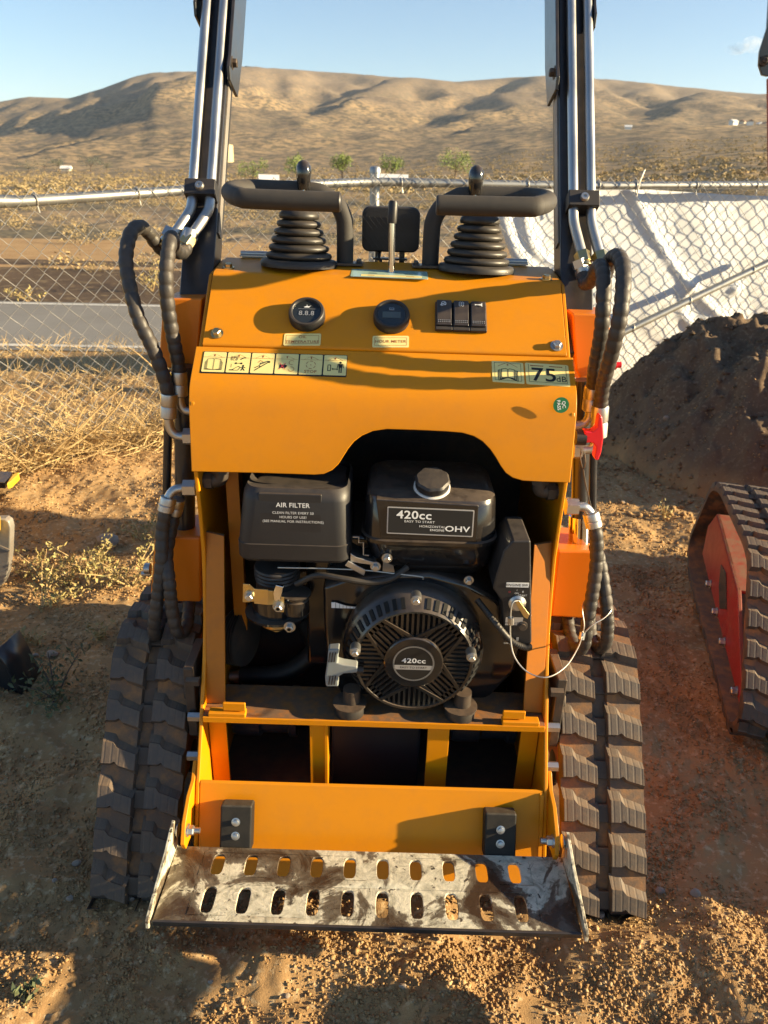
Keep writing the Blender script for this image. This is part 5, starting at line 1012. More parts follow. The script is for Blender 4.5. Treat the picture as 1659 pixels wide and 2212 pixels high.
for a, b in ((1.215, 0.085), (1.44, 0.10), (1.60, 0.11), (1.76, 0.125)):
    mb = MB(); mb.hexbolt((xo_+0.019, a-1.5, b), (-1, 0, 0), 0.011, 0.012); redpart('track_bolt', mb, ZINC)
mb = MB(); mb.prism([(xo_+0.016, a-1.5, b) for a, b in ((1.50, 0.18), (1.60, 0.25), (1.68, 0.24), (1.64, 0.18), (1.57, 0.14))], (0.004, 0, 0)); o = redpart('cover_plate', mb, DARKMETAL, bevel=0.001)
mb = MB(); mb.box((0.10, 0.66, 0.66), (0.66, 0.26, 0.92)); redpart('engine_cover', mb, RED, bevel=0.03)
mb = MB(); mb.box((0.04, 0.25, 0.22), (0.62, 1.1, 0.20)); redpart('chassis', mb, RED, bevel=0.02)
# its raised arm at the top right
mb = MB(); P = [at(x, y, 2.6) for x, y in ((1662, -20), (1657, 60), (1641, 110), (1639, 140), (1646, 162), (1660, 165), (1690, 120), (1690, -20))]; mb.prism([rloc.inverted() @ p for p in P], (0, 0.02, 0)); redpart('arm_link_plate', mb, BLACK_PAINT, bevel=0.002)
mb = MB(); p = rloc.inverted() @ at(1651, 132, 2.6); mb.cyl(p, p+Vector((0, -0.012, 0)), 0.014, 20); mb.hexbolt(p+Vector((0, -0.012, 0)), (0, -1, 0), 0.008, 0.008); redpart('link_bolt', mb, DARKMETAL)
mb = MB(); P = [at(x, y, 2.62) for x, y in ((1664, 165), (1700, 165), (1700, 380), (1666, 380))]; mb.prism([rloc.inverted() @ p for p in P], (0, 0.06, 0)); redpart('arm_post', mb, RED, bevel=0.003)

# yellow machine at the left edge: dozer blade, arm and counterweight
YM = empty('mini_excavator', (-1.75, 2.35, 0)); tag(YM, 'yellow mini excavator at the left edge, with its worn grey blade in view', 'mini excavator')
mb = MB(); bl_ = [(-1.86, 0.0), (-1.80, -0.0)]
P = [at(x, y, 2.30) for x, y in ((-160, 1118), (10, 1121), (19, 1127), (23, 1142), (21, 1200), (16, 1240), (7, 1262), (-4, 1272), (-160, 1272))]
mb.prism(P, (0, 0.035, 0)); part('dozer_blade', mb, STEEL_W, YM, bevel=0.006)
mb = MB(); mb.prism([at(x, y, 2.26) for x, y in ((-120, 1075), (-16, 1112), (-8, 1124), (-7, 1150), (-12, 1163), (-120, 1190))], (0, 0.03, 0)); part('blade_arm', mb, YELLOW, YM, bevel=0.004)
mb = MB(); P = [at(x, y, 2.30) for x, y in ((-160, 1172), (-8, 1174), (22, 1187), (22, 1191), (-8, 1180), (-160, 1178))]; mb.prism(P, (0, -0.004, 0)); part('blade_rib', mb, STEEL_W, YM)
mb = MB(); mb.box((-2.15, 2.65, 0.16), (0.22, 1.0, 0.30)); mb.cyl((-2.26, 2.15, 0.16), (-2.04, 2.15, 0.16), 0.15, 24); part('rubber_track', mb, RUBBER, YM, bevel=0.03)
mb = MB(); mb.box((-2.45, 2.75, 0.68), (0.60, 0.95, 0.55)); part('counterweight', mb, YELLOW, YM, bevel=0.05)
BAR = MB(); BAR.prism([atZ(x, y, 0.05) for x, y in ((-60, 1027), (28, 1032), (24, 1044), (12, 1056), (-60, 1052))], (0, 0, 0.03)); bo = BAR.build('steel_bar', BLACK_PAINT, None, bevel=0.003)
tag(bo, 'black bar with a bright yellow end lying on the dirt at the left edge', 'bar')
BAR = MB(); BAR.prism([atZ(x, y, 0.055) for x, y in ((31, 1036), (42, 1032), (43, 1037), (27, 1053), (17, 1057), (22, 1048))], (0, 0, 0.028)); BAR.build('bar_end', YELLOW, bo, bevel=0.004)
mb = MB(); BK = empty('steel_bucket', (-1.25, 1.72, 0)); tag(BK, 'dark shaded steel bucket edge lying at the left edge of the picture', 'bucket')
mb.prism([at(x, y, 1.70) for x, y in ((-120, 1360), (0, 1408), (16, 1440), (36, 1480), (47, 1504), (-120, 1512))], (0, 0.012, 0)); part('bucket_side', mb, BLACK_PAINT, BK, bevel=0.002)
mb = MB(); pp = [at(x, y, 1.69) for x, y in ((-4, 1404), (18, 1442), (38, 1482), (50, 1504))]; qq = [p+Vector((0.012, 0.10, 0.0)) for p in pp]; mb.add(pp+qq, [(i, i+1, 4+i+1, 4+i) for i in range(3)]); part('bucket_lip', mb, BLACK_PAINT, BK, solid=0.01)

# ================================================================== FENCE
FP = [Vector((-3.3, 2.30)), Vector((-1.72, 3.50)), Vector((-1.10, 4.08)), Vector((-0.12, 4.72)), Vector((1.3, 5.05)), Vector((4.8, 6.05))]
RZ = [1.13, at(12, 436, 3.50).z, at(395, 412, 4.08).z, at(806, 394, 4.72).z, at(1270, 399, 5.05).z, 1.43]
cum = [0.0]
for a, b in zip(FP, FP[1:]): cum.append(cum[-1]+(b-a).length)
def fence_pt(s):
    for i in range(len(FP)-1):
        if s <= cum[i+1] or i == len(FP)-2: t = (s-cum[i])/(cum[i+1]-cum[i]); p = FP[i].lerp(FP[i+1], t); return p, RZ[i]*(1-t)+RZ[i+1]*t, (FP[i+1]-FP[i]).normalized()
FEN = empty('chain_link_fence', (-0.12, 4.72, 0)); tag(FEN, 'galvanized chain link fence crossing behind the orange machine, with a bent top rail', 'fence')
mb = MB(); SS = [cum[-1]*k/90 for k in range(91)]; rail = []
for s in SS: p, z, t = fence_pt(s); rail.append(Vector((p.x, p.y, z+0.004*math.sin(s*2.1))))
mb.tube(rail, 0.0235, 14); part('top_rail', mb, GALV, FEN)
for k, (sx, sz) in enumerate(((cum[1]+0.02, 0.0265), (cum[3]+0.28, 0.0265), (cum[3]-0.50, 0.0262))):
    p, z, t = fence_pt(sx); c = Vector((p.x, p.y, z)); t3 = Vector((t.x, t.y, 0)); mb = MB(); mb.cyl(c-t3*0.05, c+t3*0.05, sz, 16); part('rail_sleeve', mb, GALV, FEN)
for s, nm in ((cum[3]+0.01, 'fence_post'), (cum[0]+0.2, 'fence_post'), (cum[4]+2.4, 'fence_post')):
    p, z, t = fence_pt(s); mb = MB(); q = Vector((p.x, p.y+0.045, 0)); mb.cyl(q+Vector((0, 0, -0.2)), q+Vector((0, 0, z+0.055)), 0.030, 18); mb.lathe(q+Vector((0, 0, z+0.05)), (0, 0, 1), [(0.033, 0), (0.033, 0.022), (0.026, 0.034), (0, 0.038)], 18); po = part(nm, mb, GALV, FEN)
    mb = MB(); mb.tube([Vector((p.x+0.035*math.cos(a), p.y+0.03+0.05*math.sin(a), z-0.01+0.015*math.cos(a))) for a in [k*0.3 for k in range(21)]], 0.005, 6); part('rail_band', mb, WIRE, po)
# the woven wire: upright zigzag strands hooked into each other
MW = 0.0445; NS = int(cum[-1]/MW); vs_all, fs_all = MB(), None
mb = MB()
for i in range(NS):
    s0 = i*MW; p, z, t = fence_pt(s0); t3 = Vector((t.x, t.y, 0)); n3 = Vector((-t.y, t.x, 0)); pts = []
    k = 0; ztop = z+0.045
    while True:
        zz = ztop-k*MW
        if zz < 0.05-0.09*(p.x < 0) and zz < 0.02: break
        sgn = 1 if (k+i) % 2 else -1
        wob = 0.010*math.sin(s0*1.9+zz*3.0)+0.006*math.sin(s0*5+zz*7)
        pts.append(Vector((p.x, p.y, zz))+t3*(sgn*MW*0.54)+n3*(sgn*0.0030*(1 if i % 2 else -1)-0.028+wob)); k += 1
    if len(pts) > 2: mb.tube(pts, 0.0021, 4, False)
o = part('wire_mesh', mb, WIRE, FEN); o['kind'] = 'stuff'
for k, s in enumerate([cum[0]+1.0, cum[1]+0.14, cum[1]+0.63, cum[2]+0.1, cum[2]+0.72, cum[3]+0.16, cum[3]+0.95, cum[3]+1.42, cum[4]+0.22, cum[4]+0.66, cum[4]+1.12, cum[4]+1.6]):
    p, z, t = fence_pt(s); t3 = Vector((t.x, t.y, 0)); n3 = Vector((-t.y, t.x, 0)); c = Vector((p.x, p.y, z)); R_t = 0.0265
    pts = [c+n3*(R_t*math.cos(a))+Vector((0, 0, R_t*math.sin(a)))+t3*(0.012*a/5) for a in [q*0.5-0.6 for q in range(11)]]; pts.append(pts[-1]+Vector((0, -0.004, -0.03))+t3*0.008)
    mb = MB(); mb.tube(pts, 0.0032, 6); part('tie_wire', mb, WIRE, FEN)
for (a, b, c) in (((1393, 366), (1382, 392), (1375, 424)), ((1029, 364), (1033, 384), (1040, 412))):
    mb = MB(); Yw = 5.06 if a[0] > 1200 else 4.86; mb.tube([at(*a, Yw), at(*b, Yw-0.02), at(*c, Yw-0.01)], [0.0045, 0.005, 0.005], 6); part('loose_wire', mb, WIRE, FEN)
mb = MB(); ba, bb = at(1320, 731, 5.03), at(1700, 548, 5.40); mb.tube([ba, ba.lerp(bb, 0.5)+Vector((0, 0, 0.004)), bb], 0.024, 16); BR = part('brace_rail', mb, GALV, FEN)
for t_ in (0.12, 0.44, 0.80):
    c = ba.lerp(bb, t_); mb = MB(); mb.tube([c+Vector((0.004*math.cos(a), -0.027*math.cos(a), 0.027*math.sin(a))) for a in [q*0.5 for q in range(13)]], 0.0032, 6); part('tie_wire', mb, WIRE, BR)
# ---- white sheet hung behind the fence
nu, nv = 150, 90; X, Z = np.meshgrid(np.linspace(0, 1, nu), np.linspace(0, 1, nv))
ltop, lbot = at(1042, 415, 5.1).x, at(1148, 620, 5.1).x
def cloth():
    zt = 1.325+0.012*np.sin(X*9); zz = zt*(1-Z)+0.0*Z; xl = ltop+(lbot-ltop)*np.clip(Z/0.55, 0, 1.4); xx = xl+(4.4-xl)*X
    yy = 4.775+0.235*(xx+0.12)+0.02*np.maximum(xx-1.2, 0)+0.075
    def fold_(xa, za, xb, zb, wd, am):
        dx, dz = xb-xa, zb-za; L2 = dx*dx+dz*dz; t = np.clip(((xx-xa)*dx+(zz-za)*dz)/L2, 0, 1.0); bow = 0.10*np.sin(t*np.pi); ex, ez = xx-(xa+dx*t)+bow*0.6, zz-(za+dz*t)+bow*0.5
        s_ = (ex*dz-ez*dx)/math.sqrt(L2); return -am*np.exp(-(np.hypot(ex, ez)/wd)**2)
    pA, pB = at(1378, 415, 5.1), at(1545, 655, 5.25); yy = yy+fold_(pA.x, pA.z, pB.x+0.35, pB.z-0.25, 0.034, 0.026)
    pA, pB = at(1085, 470, 5.1), at(1195, 600, 5.1); yy = yy+fold_(pA.x, pA.z, pB.x, pB.z, 0.04, 0.035)
    pA, pB = at(1130, 470, 5.1), at(1230, 585, 5.1); yy = yy+fold_(pA.x, pA.z, pB.x, pB.z, 0.035, 0.03)
    pA, pB = at(1500, 620, 5.3), at(1530, 720, 5.1); yy = yy+fold_(pA.x, pA.z, pB.x, pB.z, 0.04, 0.035)
    pA, pB = at(1640, 640, 5.1), at(1560, 720, 5.1); yy = yy+fold_(pA.x, pA.z, pB.x, pB.z, 0.04, 0.035)
    yy = yy+0.006*fbm(xx/0.25, zz/0.25, 3, 91)+0.004*np.sin(xx*14+zz*6)
    return xx, yy, zz
xx, yy, zz = cloth(); ii = np.arange(xx.size).reshape(xx.shape); qq = np.stack([ii[:-1, :-1], ii[:-1, 1:], ii[1:, 1:], ii[1:, :-1]], -1).reshape(-1, 4)
o = grid_obj('white_sheet', xx, yy, zz, qq, TARP); o.modifiers.new('solid', 'SOLIDIFY').thickness = 0.002; tag(o, 'large creased white woven sheet hung along the back of the fence', 'sheet')

# ================================================================== PLANTS, STONES AND CLODS
def leafy(mb, c, r, hgt, n, ls, up=0.5, rng=random, mi=0, shell=0.35):
    c = Vector(c)
    for _ in range(n):
        while True:
            p = Vector((rng.uniform(-1, 1), rng.uniform(-1, 1), rng.uniform(0, 1)))
            if shell < Vector((p.x, p.y, p.z)).length <= 1: break
        q = c+Vector((p.x*r, p.y*r, p.z*hgt)); d = Vector((rng.gauss(0, 1), rng.gauss(0, 1), rng.gauss(0, 1)+up)).normalized(); e = d.cross(Vector((rng.gauss(0, 1), rng.gauss(0, 1), rng.gauss(0, 1)))).normalized()
        l = ls*rng.uniform(0.6, 1.3); mb.add([q-e*l*0.22, q+d*l*0.5+e*l*0.1, q+d*l, q+d*l*0.5-e*l*0.30], [(0, 1, 2, 3)], mi)
def weed(x, y, r, hgt, n, m, label, ls=0.03, stems=7):
    p = Vector((x, y, gz(x, y)-0.004)); o = empty('weed', p); tag(o, label, 'weed', 'low weeds growing in the dirt')
    mb = MB(); tips = []
    for k in range(stems):
        a = random.uniform(0, 6.28); q = p+Vector((math.cos(a)*r*random.uniform(0.4, 1), math.sin(a)*r*random.uniform(0.4, 1), hgt*random.uniform(0.5, 1))); tips.append(q); mb.tube([p, p.lerp(q, 0.5)+Vector((0, 0, hgt*0.12)), q], [0.003, 0.0022, 0.001], 5)
    part('stem', mb, BARK if m is WEED_D else STRAW, o)
    mb = MB()
    for q in tips:
        for k in range(3):
            f = 0.4+0.3*k; leafy(mb, p.lerp(q, f)-Vector((0, 0, hgt*0.08)), r*0.26, hgt*0.30, int(n*0.6)//(stems*3), ls*0.62, 0.8, shell=0.1)
    part('leaves', mb, m, o)
ZG = lambda x, y: atZ(x, y, 0.0)
for (x, y, r, hg, n, m, lb) in (
    (285, 1258, 0.20, 0.16, 900, WEED, 'largest bushy green weed beside the left track of the orange machine'),
    (190, 1225, 0.13, 0.13, 460, WEED, 'pale weed standing just below the big pale stone'),
    (92, 1232, 0.12, 0.10, 380, WEED, 'low yellowish weed right of the grey blade, upper of two'),
    (88, 1292, 0.15, 0.11, 460, WEED, 'spread yellowish weed right of the grey blade, lower of two'),
    (305, 1152, 0.10, 0.09, 260, WEED, 'small pale weed behind the hoses left of the orange machine'),
    (140, 1235, 0.05, 0.08, 120, WEED, 'tiny pale weed sprig between two larger weeds'),
    (208, 1372, 0.05, 0.06, 120, WEED, 'small sunlit weed sprig just left of the orange machine track'),
    (75, 1378, 0.05, 0.06, 120, WEED, 'small sunlit weed tuft on the shadow edge at left'),
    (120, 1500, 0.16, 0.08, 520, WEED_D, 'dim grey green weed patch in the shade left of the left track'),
    (60, 2165, 0.03, 0.035, 120, WEED_D, 'small spiky green weed in the bottom left corner'),
    (330, 628, 0.40, 0.40, 420, WEED, 'green shrub on the road verge seen between the left hoses'),
    (60, 648, 0.22, 0.16, 200, WEED, 'little green tuft on the far road verge at left'),
    (1435, 1120, 0.035, 0.10, 80, WEED, 'thin straw sprig on the sunlit dirt right of the orange machine')):
    p = ZG(x, y); weed(p.x, p.y, r, hg, n, m, lb, 0.03 if y > 1000 else 0.07)
# dry grass along the foot of the fence
mb = MB()
for k in range(6500):
    s = random.uniform(0.3, cum[3]+0.4); p, z, t = fence_pt(s); off = random.gauss(-0.10, 0.20); q = Vector((p.x+t.y*off*-1*-1, p.y-abs(t.x)*0.0+off*t.x, 0)); q.z = gz(q.x, q.y)
    q += Vector((0, 0, random.uniform(0, 0.12)*random.random())); L_ = random.uniform(0.08, 0.34)*(1.25 if random.random() < 0.1 else 0.8); a = random.uniform(0, 6.28); el = random.uniform(-0.1, 1.15)
    d = Vector((math.cos(a)*math.cos(el), math.sin(a)*math.cos(el), math.sin(el)))*L_; b_ = Vector((random.gauss(0, 1), random.gauss(0, 1), random.gauss(0, 1)))*L_*0.16; w_ = random.uniform(0.0012, 0.0028)
    mb.tube([q, q+d*0.5+b_, q+d-Vector((0, 0, L_*0.15))], [w_, w_*0.8, w_*0.4], 3, False)
for k in range(14):
    s = random.uniform(0.9, cum[3]); p, z, t = fence_pt(s); q = Vector((p.x, p.y-0.12, 0.04)); a = random.uniform(2.2, 4.0) if k % 2 else random.uniform(-0.8, 0.8); pts = [q]
    for j in range(6): a += random.uniform(-0.5, 0.5); pts.append(pts[-1]+Vector((math.cos(a)*0.085, 0.02*random.gauss(0, 1), 0.085*abs(math.sin(a+j*0.4)))))
    mb.tube(smooth_path(pts, 3), 0.0042, 5)
for k in range(3800):
    q = Vector((random.uniform(-5.2, -0.3), random.uniform(3.9, 6.3), 0)); q.z = gz(q.x, q.y); a = random.uniform(0, 6.28); el = random.uniform(0.1, 1.2); L_ = random.uniform(0.05, 0.20); d = Vector((math.cos(a)*math.cos(el), math.sin(a)*math.cos(el), math.sin(el)))*L_; mb.tube([q, q+d*0.6+Vector((random.gauss(0, 1), random.gauss(0, 1), 0))*L_*0.1, q+d], [0.0022, 0.0018, 0.001], 3, False)
o = mb.build('dry_grass', STRAW); tag(o, 'tangle of dry straw and dead stalks along the foot of the fence', 'dry grass', kind='stuff')
# stones
def ico(sub=1):
    bm = bmesh.new(); bmesh.ops.create_icosphere(bm, subdivisions=sub, radius=1.0); v = np.array([q.co[:] for q in bm.verts]); f = np.array([[q.index for q in fa.verts] for fa in bm.faces]); bm.free(); return v, f
IV, IF = ico(2); I1V, I1F = ico(1)
def stone(p, r, label, m=ROCKM, sq=0.7, seed=0):
    rg = np.random.default_rng(seed); v = IV.copy(); d = rg.normal(size=(9, 3)); d /= np.linalg.norm(d, axis=1)[:, None]
    for q in d: k = v@q; c_ = rg.uniform(0.55, 0.85); v = v-np.maximum(k-c_, 0)[:, None]*q*0.9
    v = v*np.array([1, rg.uniform(0.7, 1.0), sq])*r
    mb = MB(); mb.add((v+np.array(p)).tolist(), IF.tolist()); o = mb.build('stone', m, None, sharp=25); tag(o, label, 'stone', 'loose stones on the dirt')
for k, (x, y, r, lb) in enumerate((
    (232, 1170, 0.052, 'largest pale sunlit stone, left of the orange cylinder box'), (345, 2030, 0.0, ''),
    (165, 1863, 0.011, 'pale pebble beside the lower left edge of the left track'), (1297, 1977, 0.012, 'whitish stone below the right end of the step plate'),
    (1425, 1925, 0.012, 'small round stone right of the right track foot, left of two'), (1501, 1929, 0.013, 'reddish stone in the shade right of the right track, right of two'),
    (112, 1412, 0.020, 'flat grey white stone in the shade left of the left track'), (75, 1416, 0.012, 'small grey stone beside the flat grey white stone'),
    (150, 1940, 0.009, 'grey pebble below the left track, nearest the left edge'), (310, 2080, 0.0, ''), (282, 1942, 0.009, 'grey brown pebble just below the left track'),
    (118, 1902, 0.007, 'tiny whitish pebble left of the left track foot'), (870, 2130, 0.009, 'small stone in the dark patch below the step plate'),
    (455, 2120, 0.006, 'tiny pale pebble in the shade below the step plate'), (620, 2150, 0.006, 'tiny pebble at the edge of the sunlit soil'),
    (1555, 1230, 0.0, ''), (1345, 1085, 0.014, 'pale stone at the foot of the dirt mound'), (1440, 905, 0.022, 'round stone halfway up the shaded dirt mound'), (1562, 805, 0.020, 'pale stone near the top of the dirt mound'))):
    if not lb: continue
    p = ZG(x, y)
    for _ in range(6):
        z = gz(p.x, p.y); p = atZ(x, y, z+r*0.4)
    stone((p.x, p.y, gz(p.x, p.y)+r*0.35), r, lb, seed=k)
# clods and grit of the loose soil, one mass
def clods(n, sampler, smin, smax, name, label, m, seed, lowpoly=True):
    rg = np.random.default_rng(seed); x, y = sampler(rg, n); z = soil_z(x, y)+mound_z(x, y); kp = fbm(x/0.16, y/0.16, 3, seed+100)+0.55*fbm(x/0.5, y/0.5, 2, seed+130) > rg.uniform(-0.62, 0.42, n); x, y, z = x[kp], y[kp], z[kp]; n = len(x); r = smin*(smax/smin)**(rg.random(n)**2.3)
    bv = np.array([[1, 0, 0], [-1, 0, 0], [0, 1, 0], [0, -1, 0], [0, 0, 1], [0, 0, -1]], dtype=float); bf = np.array([[0, 2, 4], [2, 1, 4], [1, 3, 4], [3, 0, 4], [2, 0, 5], [1, 2, 5], [3, 1, 5], [0, 3, 5]])
    V = np.empty((n, len(bv), 3)); V[:] = bv; V *= rg.uniform(0.55, 1.25, (n, len(bv), 1)); V *= rg.uniform(0.6, 1.3, (n, 1, 3))*np.array([1, 1, 0.75]); a = rg.random(n)*6.283; ca, sa = np.cos(a)[:, None], np.sin(a)[:, None]
    X, Y = V[:, :, 0]*ca-V[:, :, 1]*sa, V[:, :, 0]*sa+V[:, :, 1]*ca; V = np.stack([X, Y, V[:, :, 2]], -1)*r[:, None, None]+np.stack([x, y, z+r*0.35], -1)[:, None, :]
    Fq = (bf[None]+(np.arange(n)*len(bv))[:, None, None]).reshape(-1, 3); V = V.reshape(-1, 3)
    o = grid_obj(name, V[:, 0], V[:, 1], V[:, 2], Fq, m); tag(o, label, 'soil', kind='stuff'); return o
def near_s(rg, n): y = 0.68+1.9*rg.random(n)**1.35; return rg.uniform(-1, 1, n)*(0.42+0.55*y), y
def mid_s(rg, n): y = 2.2+1.7*rg.random(n); return rg.uniform(-1, 1, n)*(0.45+0.60*y), y
clods(235000, near_s, 0.0013, 0.0060, 'soil_crumbs', 'crumbly clods and grit of loose brown soil around the orange machine', SOIL, 5)
clods(40000, mid_s, 0.0030, 0.0095, 'soil_crumbs', 'coarser clods of loose soil between the machine and the fence', SOIL, 6)
def mnd(rg, n): return rg.uniform(1.0, 3.4, n), rg.uniform(3.0, 4.7, n)
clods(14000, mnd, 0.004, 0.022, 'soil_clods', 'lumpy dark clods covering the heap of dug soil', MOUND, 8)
# ---- sagebrush plain beyond the road
def bush_mass(name, label, n, r0, r1, az0, az1, leaves, ls, m, seed, zmax=None, rad=(0.22, 0.55)):
    rg = np.random.default_rng(seed); protos = []
    for k in range(5):
        p = rg.normal(size=(leaves, 3)); p /= np.linalg.norm(p, axis=1)[:, None]; p[:, 2] = np.abs(p[:, 2]); p *= rg.uniform(0.45, 1.0, (leaves, 1)); d = rg.normal(size=(leaves, 3)); d /= np.linalg.norm(d, axis=1)[:, None]; e = np.cross(d, rg.normal(size=(leaves, 3))); e /= np.linalg.norm(e, axis=1)[:, None]
        l = ls*rg.uniform(0.6, 1.4, (leaves, 1)); protos.append(np.stack([p-e*l*0.35, p+d*l*0.5, p+e*l*0.35, p-d*l*0.5], 1))
    r = np.sqrt(rg.random(n)*(r1**2-r0**2)+r0**2) if r1 < 100 else r0*(r1/r0)**rg.random(n); a = rg.uniform(az0, az1, n); x, y = np.sin(a)*r, np.cos(a)*r
    ok = y > 9.6; x, y, r = x[ok], y[ok], r[ok]; n = len(x); z = land_z(x, y)-0.05; s = rg.uniform(*rad, n)*(1+r/260.0); rot = rg.random(n)*6.283; pk = rg.integers(0, 5, n)
    V = np.stack([protos[k] for k in pk]).reshape(n, -1, 3); ca, sa = np.cos(rot)[:, None], np.sin(rot)[:, None]
    V = np.stack([V[:, :, 0]*ca-V[:, :, 1]*sa, V[:, :, 0]*sa+V[:, :, 1]*ca, V[:, :, 2]*0.75], -1)*s[:, None, None]+np.stack([x, y, z], -1)[:, None, :]
    V = V.reshape(-1, 3); o = grid_obj(name, V[:, 0], V[:, 1], V[:, 2], np.arange(len(V)).reshape(-1, 4), m); tag(o, label, 'sagebrush', kind='stuff')
W0, W1 = math.radians(-36), math.radians(36)
bush_mass('sagebrush', 'sagebrush scattered over the plain just beyond the road', 900, 11.2, 46, W0, W1, 240, 0.10, SAGE, 31, rad=(0.16, 0.42))
bush_mass('sagebrush', 'sagebrush cover of the middle distance rising to the hills', 5600, 42, 300, W0, W1, 30, 0.50, SAGE, 32, rad=(0.13, 0.32))
# ---- young trees beyond the plain, one by one
def tree(p, hgt, rad, m, label, group, n=1100, dark=False, kind='tree'):
    o = empty('tree', p); tag(o, label, kind, group); p = Vector(p); mb = MB(); mb.tube([p-Vector((0, 0, 0.1)), p+Vector((0.02*hgt, 0, hgt*0.4)), p+Vector((0, 0.02*hgt, hgt*0.85))], [hgt*0.03, hgt*0.02, hgt*0.006], 7)
    tips = []
    for k in range(7):
        a = k*2.4+random.random(); h0 = hgt*random.uniform(0.22, 0.6); q = p+Vector((math.cos(a)*rad*0.75, math.sin(a)*rad*0.75, h0+hgt*random.uniform(0.15, 0.35))); tips.append(q); mb.tube([p+Vector((0, 0, h0*0.8)), q], [hgt*0.012, hgt*0.004], 5)
    part('trunk', mb, BARK, o); mb = MB(); tips.append(p+Vector((0, 0, hgt*0.78))); tips.append(p+Vector((0, 0, hgt*0.5)))
    for q in tips:
        rr_ = rad*random.uniform(0.32, 0.58); leafy(mb, q-Vector((0, 0, rr_*0.7)), rr_, rr_*1.7, n//len(tips), hgt*0.075, 0.4, shell=0.15)
    part('crown', mb, m, o)
def ground_at(px, py_top_guess, R):
    x, y = g(px, 360, R); return (x, y, float(land_z(np.array([x]), np.array([y]))[0]))
for px, topy, wpx, lb in ((546, 346, 60, 'broad pale green young tree left of the left joystick knob'), (641, 334, 46, 'pale green young tree directly behind the left joystick knob'), (739, 328, 40, 'pale green young tree between the left knob and the fence post'), (846, 334, 44, 'pale green young tree right of the fence post top'), (984, 326, 74, 'widest pale green young tree left of the right joystick knob')):
    R = 78.0; p = ground_at(px, 0, R); q = ray(px, topy); hgt = max(1.2, H+R*q.z/math.hypot(q.x, q.y)-p[2]); tree(p, hgt, wpx/2/F_*R*0.95, LEAF, lb, 'young green trees across the plain')
for px, topy, wpx, lb in ((60, 352, 44, 'low olive tree at the left end of the distant tree row'), (95, 343, 54, 'roundest dusty green tree of the distant row at left'), (127, 339, 20, 'slim dark conifer beside the far white house'), (195, 336, 42, 'pale tree right of the far white house'), (230, 348, 20, 'small dark shrub tree at the right end of the distant row')):
    R = 255.0; p = ground_at(px, 0, R); q = ray(px, topy); hgt = max(3.0, H+R*q.z/math.hypot(q.x, q.y)-p[2]); tree(p, hgt, wpx/2/F_*R, LEAF_D, lb, 'distant trees at the foot of the hills', 500)
def house(px, R, wd, dp, hgt, label, wall=WALLP, roof=ROOFB, yaw=0.2):
    x, y, z = ground_at(px, 0, R); o = empty('house', (x, y, z)); tag(o, label, 'house', 'far houses under the hills'); rot = Matrix.Rotation(yaw, 3, 'Z'); c = Vector((x, y, z))
    mb = MB(); mb.box(c+Vector((0, 0, hgt/2-0.3)), (wd, dp, hgt+0.6), rot); part('wall', mb, wall, o)
    mb = MB(); e = [(-dp/2-0.4, hgt-0.15), (0, hgt+dp*0.28), (dp/2+0.4, hgt-0.15)]; mb.prism([c+rot @ Vector((-wd/2-0.4, a, b)) for a, b in e], rot @ Vector((wd+0.8, 0, 0))); part('roof', mb, roof, o)
    for k in (-0.28, 0.22): mb = MB(); mb.box(c+rot @ Vector((wd*k, -dp/2-0.03, hgt*0.55)), (wd*0.16, 0.08, hgt*0.36), rot); part('window', mb, WINP, o)
house(142, 262, 2.4, 2.4, 0.8, 'far white house between the conifer and the pale tree', WALLP, WHITEP)
for k, (px, R, wd, lb) in enumerate(((1566, 520, 9, 'far pale house, leftmost of the hillside group at right'), (1585, 560, 9, 'far pink house high in the hillside group at right'), (1601, 545, 12, 'widest far white house in the middle of the hillside group'), (1622, 590, 8, 'far pale house right of the middle of the hillside group'), (1633, 570, 8, 'far pale house lower right of the hillside group'), (1650, 560, 10, 'far pale house at the right edge of the picture'), (1345, 480, 8, 'single far pale house just right of the right lift arm'))):
    house(px, R, wd*0.42, 3.2, 1.7, lb, WALLP if k % 2 else WHITEP, ROOFB if k % 3 else WHITEP, 0.5+0.4*k)
# cream water tank on the slope, pale things parked by the far roadside
x, y, z = ground_at(489, 0, 330); mb = MB(); mb.lathe((x, y, z-0.5), (0, 0, 1), [(3.0, 0), (3.0, 6.6), (2.8, 6.8), (0.2, 7.3), (0, 7.3)], 32); tag(mb.build('water_tank', TANKP, None, sharp=40), 'cream cylindrical water tank on the slope behind the left lift arm', 'water tank')
def shed(px0, px1, R, hgt, name, label, cat, m1, m2):
    x0, y0, z0 = ground_at(px0, 0, R); x1, y1, z1 = ground_at(px1, 0, R); a, b = Vector((x0, y0, z0)), Vector((x1, y1, z1)); o = empty(name, (a+b)/2); tag(o, label, cat); d = (b-a); n_ = Vector((-d.y, d.x, 0)).normalized(); L_ = d.length; rot = Matrix.Rotation(math.atan2(d.y, d.x), 3, 'Z'); c = (a+b)/2
    mb = MB(); mb.box(c+Vector((0, 0, hgt*0.5)), (L_, 2.2, hgt), rot); part('wall', mb, m1, o, bevel=0.1)
    mb = MB(); mb.prism([c+rot @ Vector((-L_/2-0.1, q, zz)) for q, zz in ((-1.4, hgt), (0, hgt+0.5), (1.4, hgt))], rot @ Vector((L_+0.2, 0, 0))); part('roof', mb, m2, o)
shed(822, 880, 62, 0.16, 'polytunnel', 'long low white roofed shed just above the rail right of the fence post', 'shed', ORANGE_D, WHITEP)
shed(560, 600, 70, 0.22, 'low_shed', 'low pale shed roof above the rail behind the left grab handle', 'shed', WALLP, WHITEP)
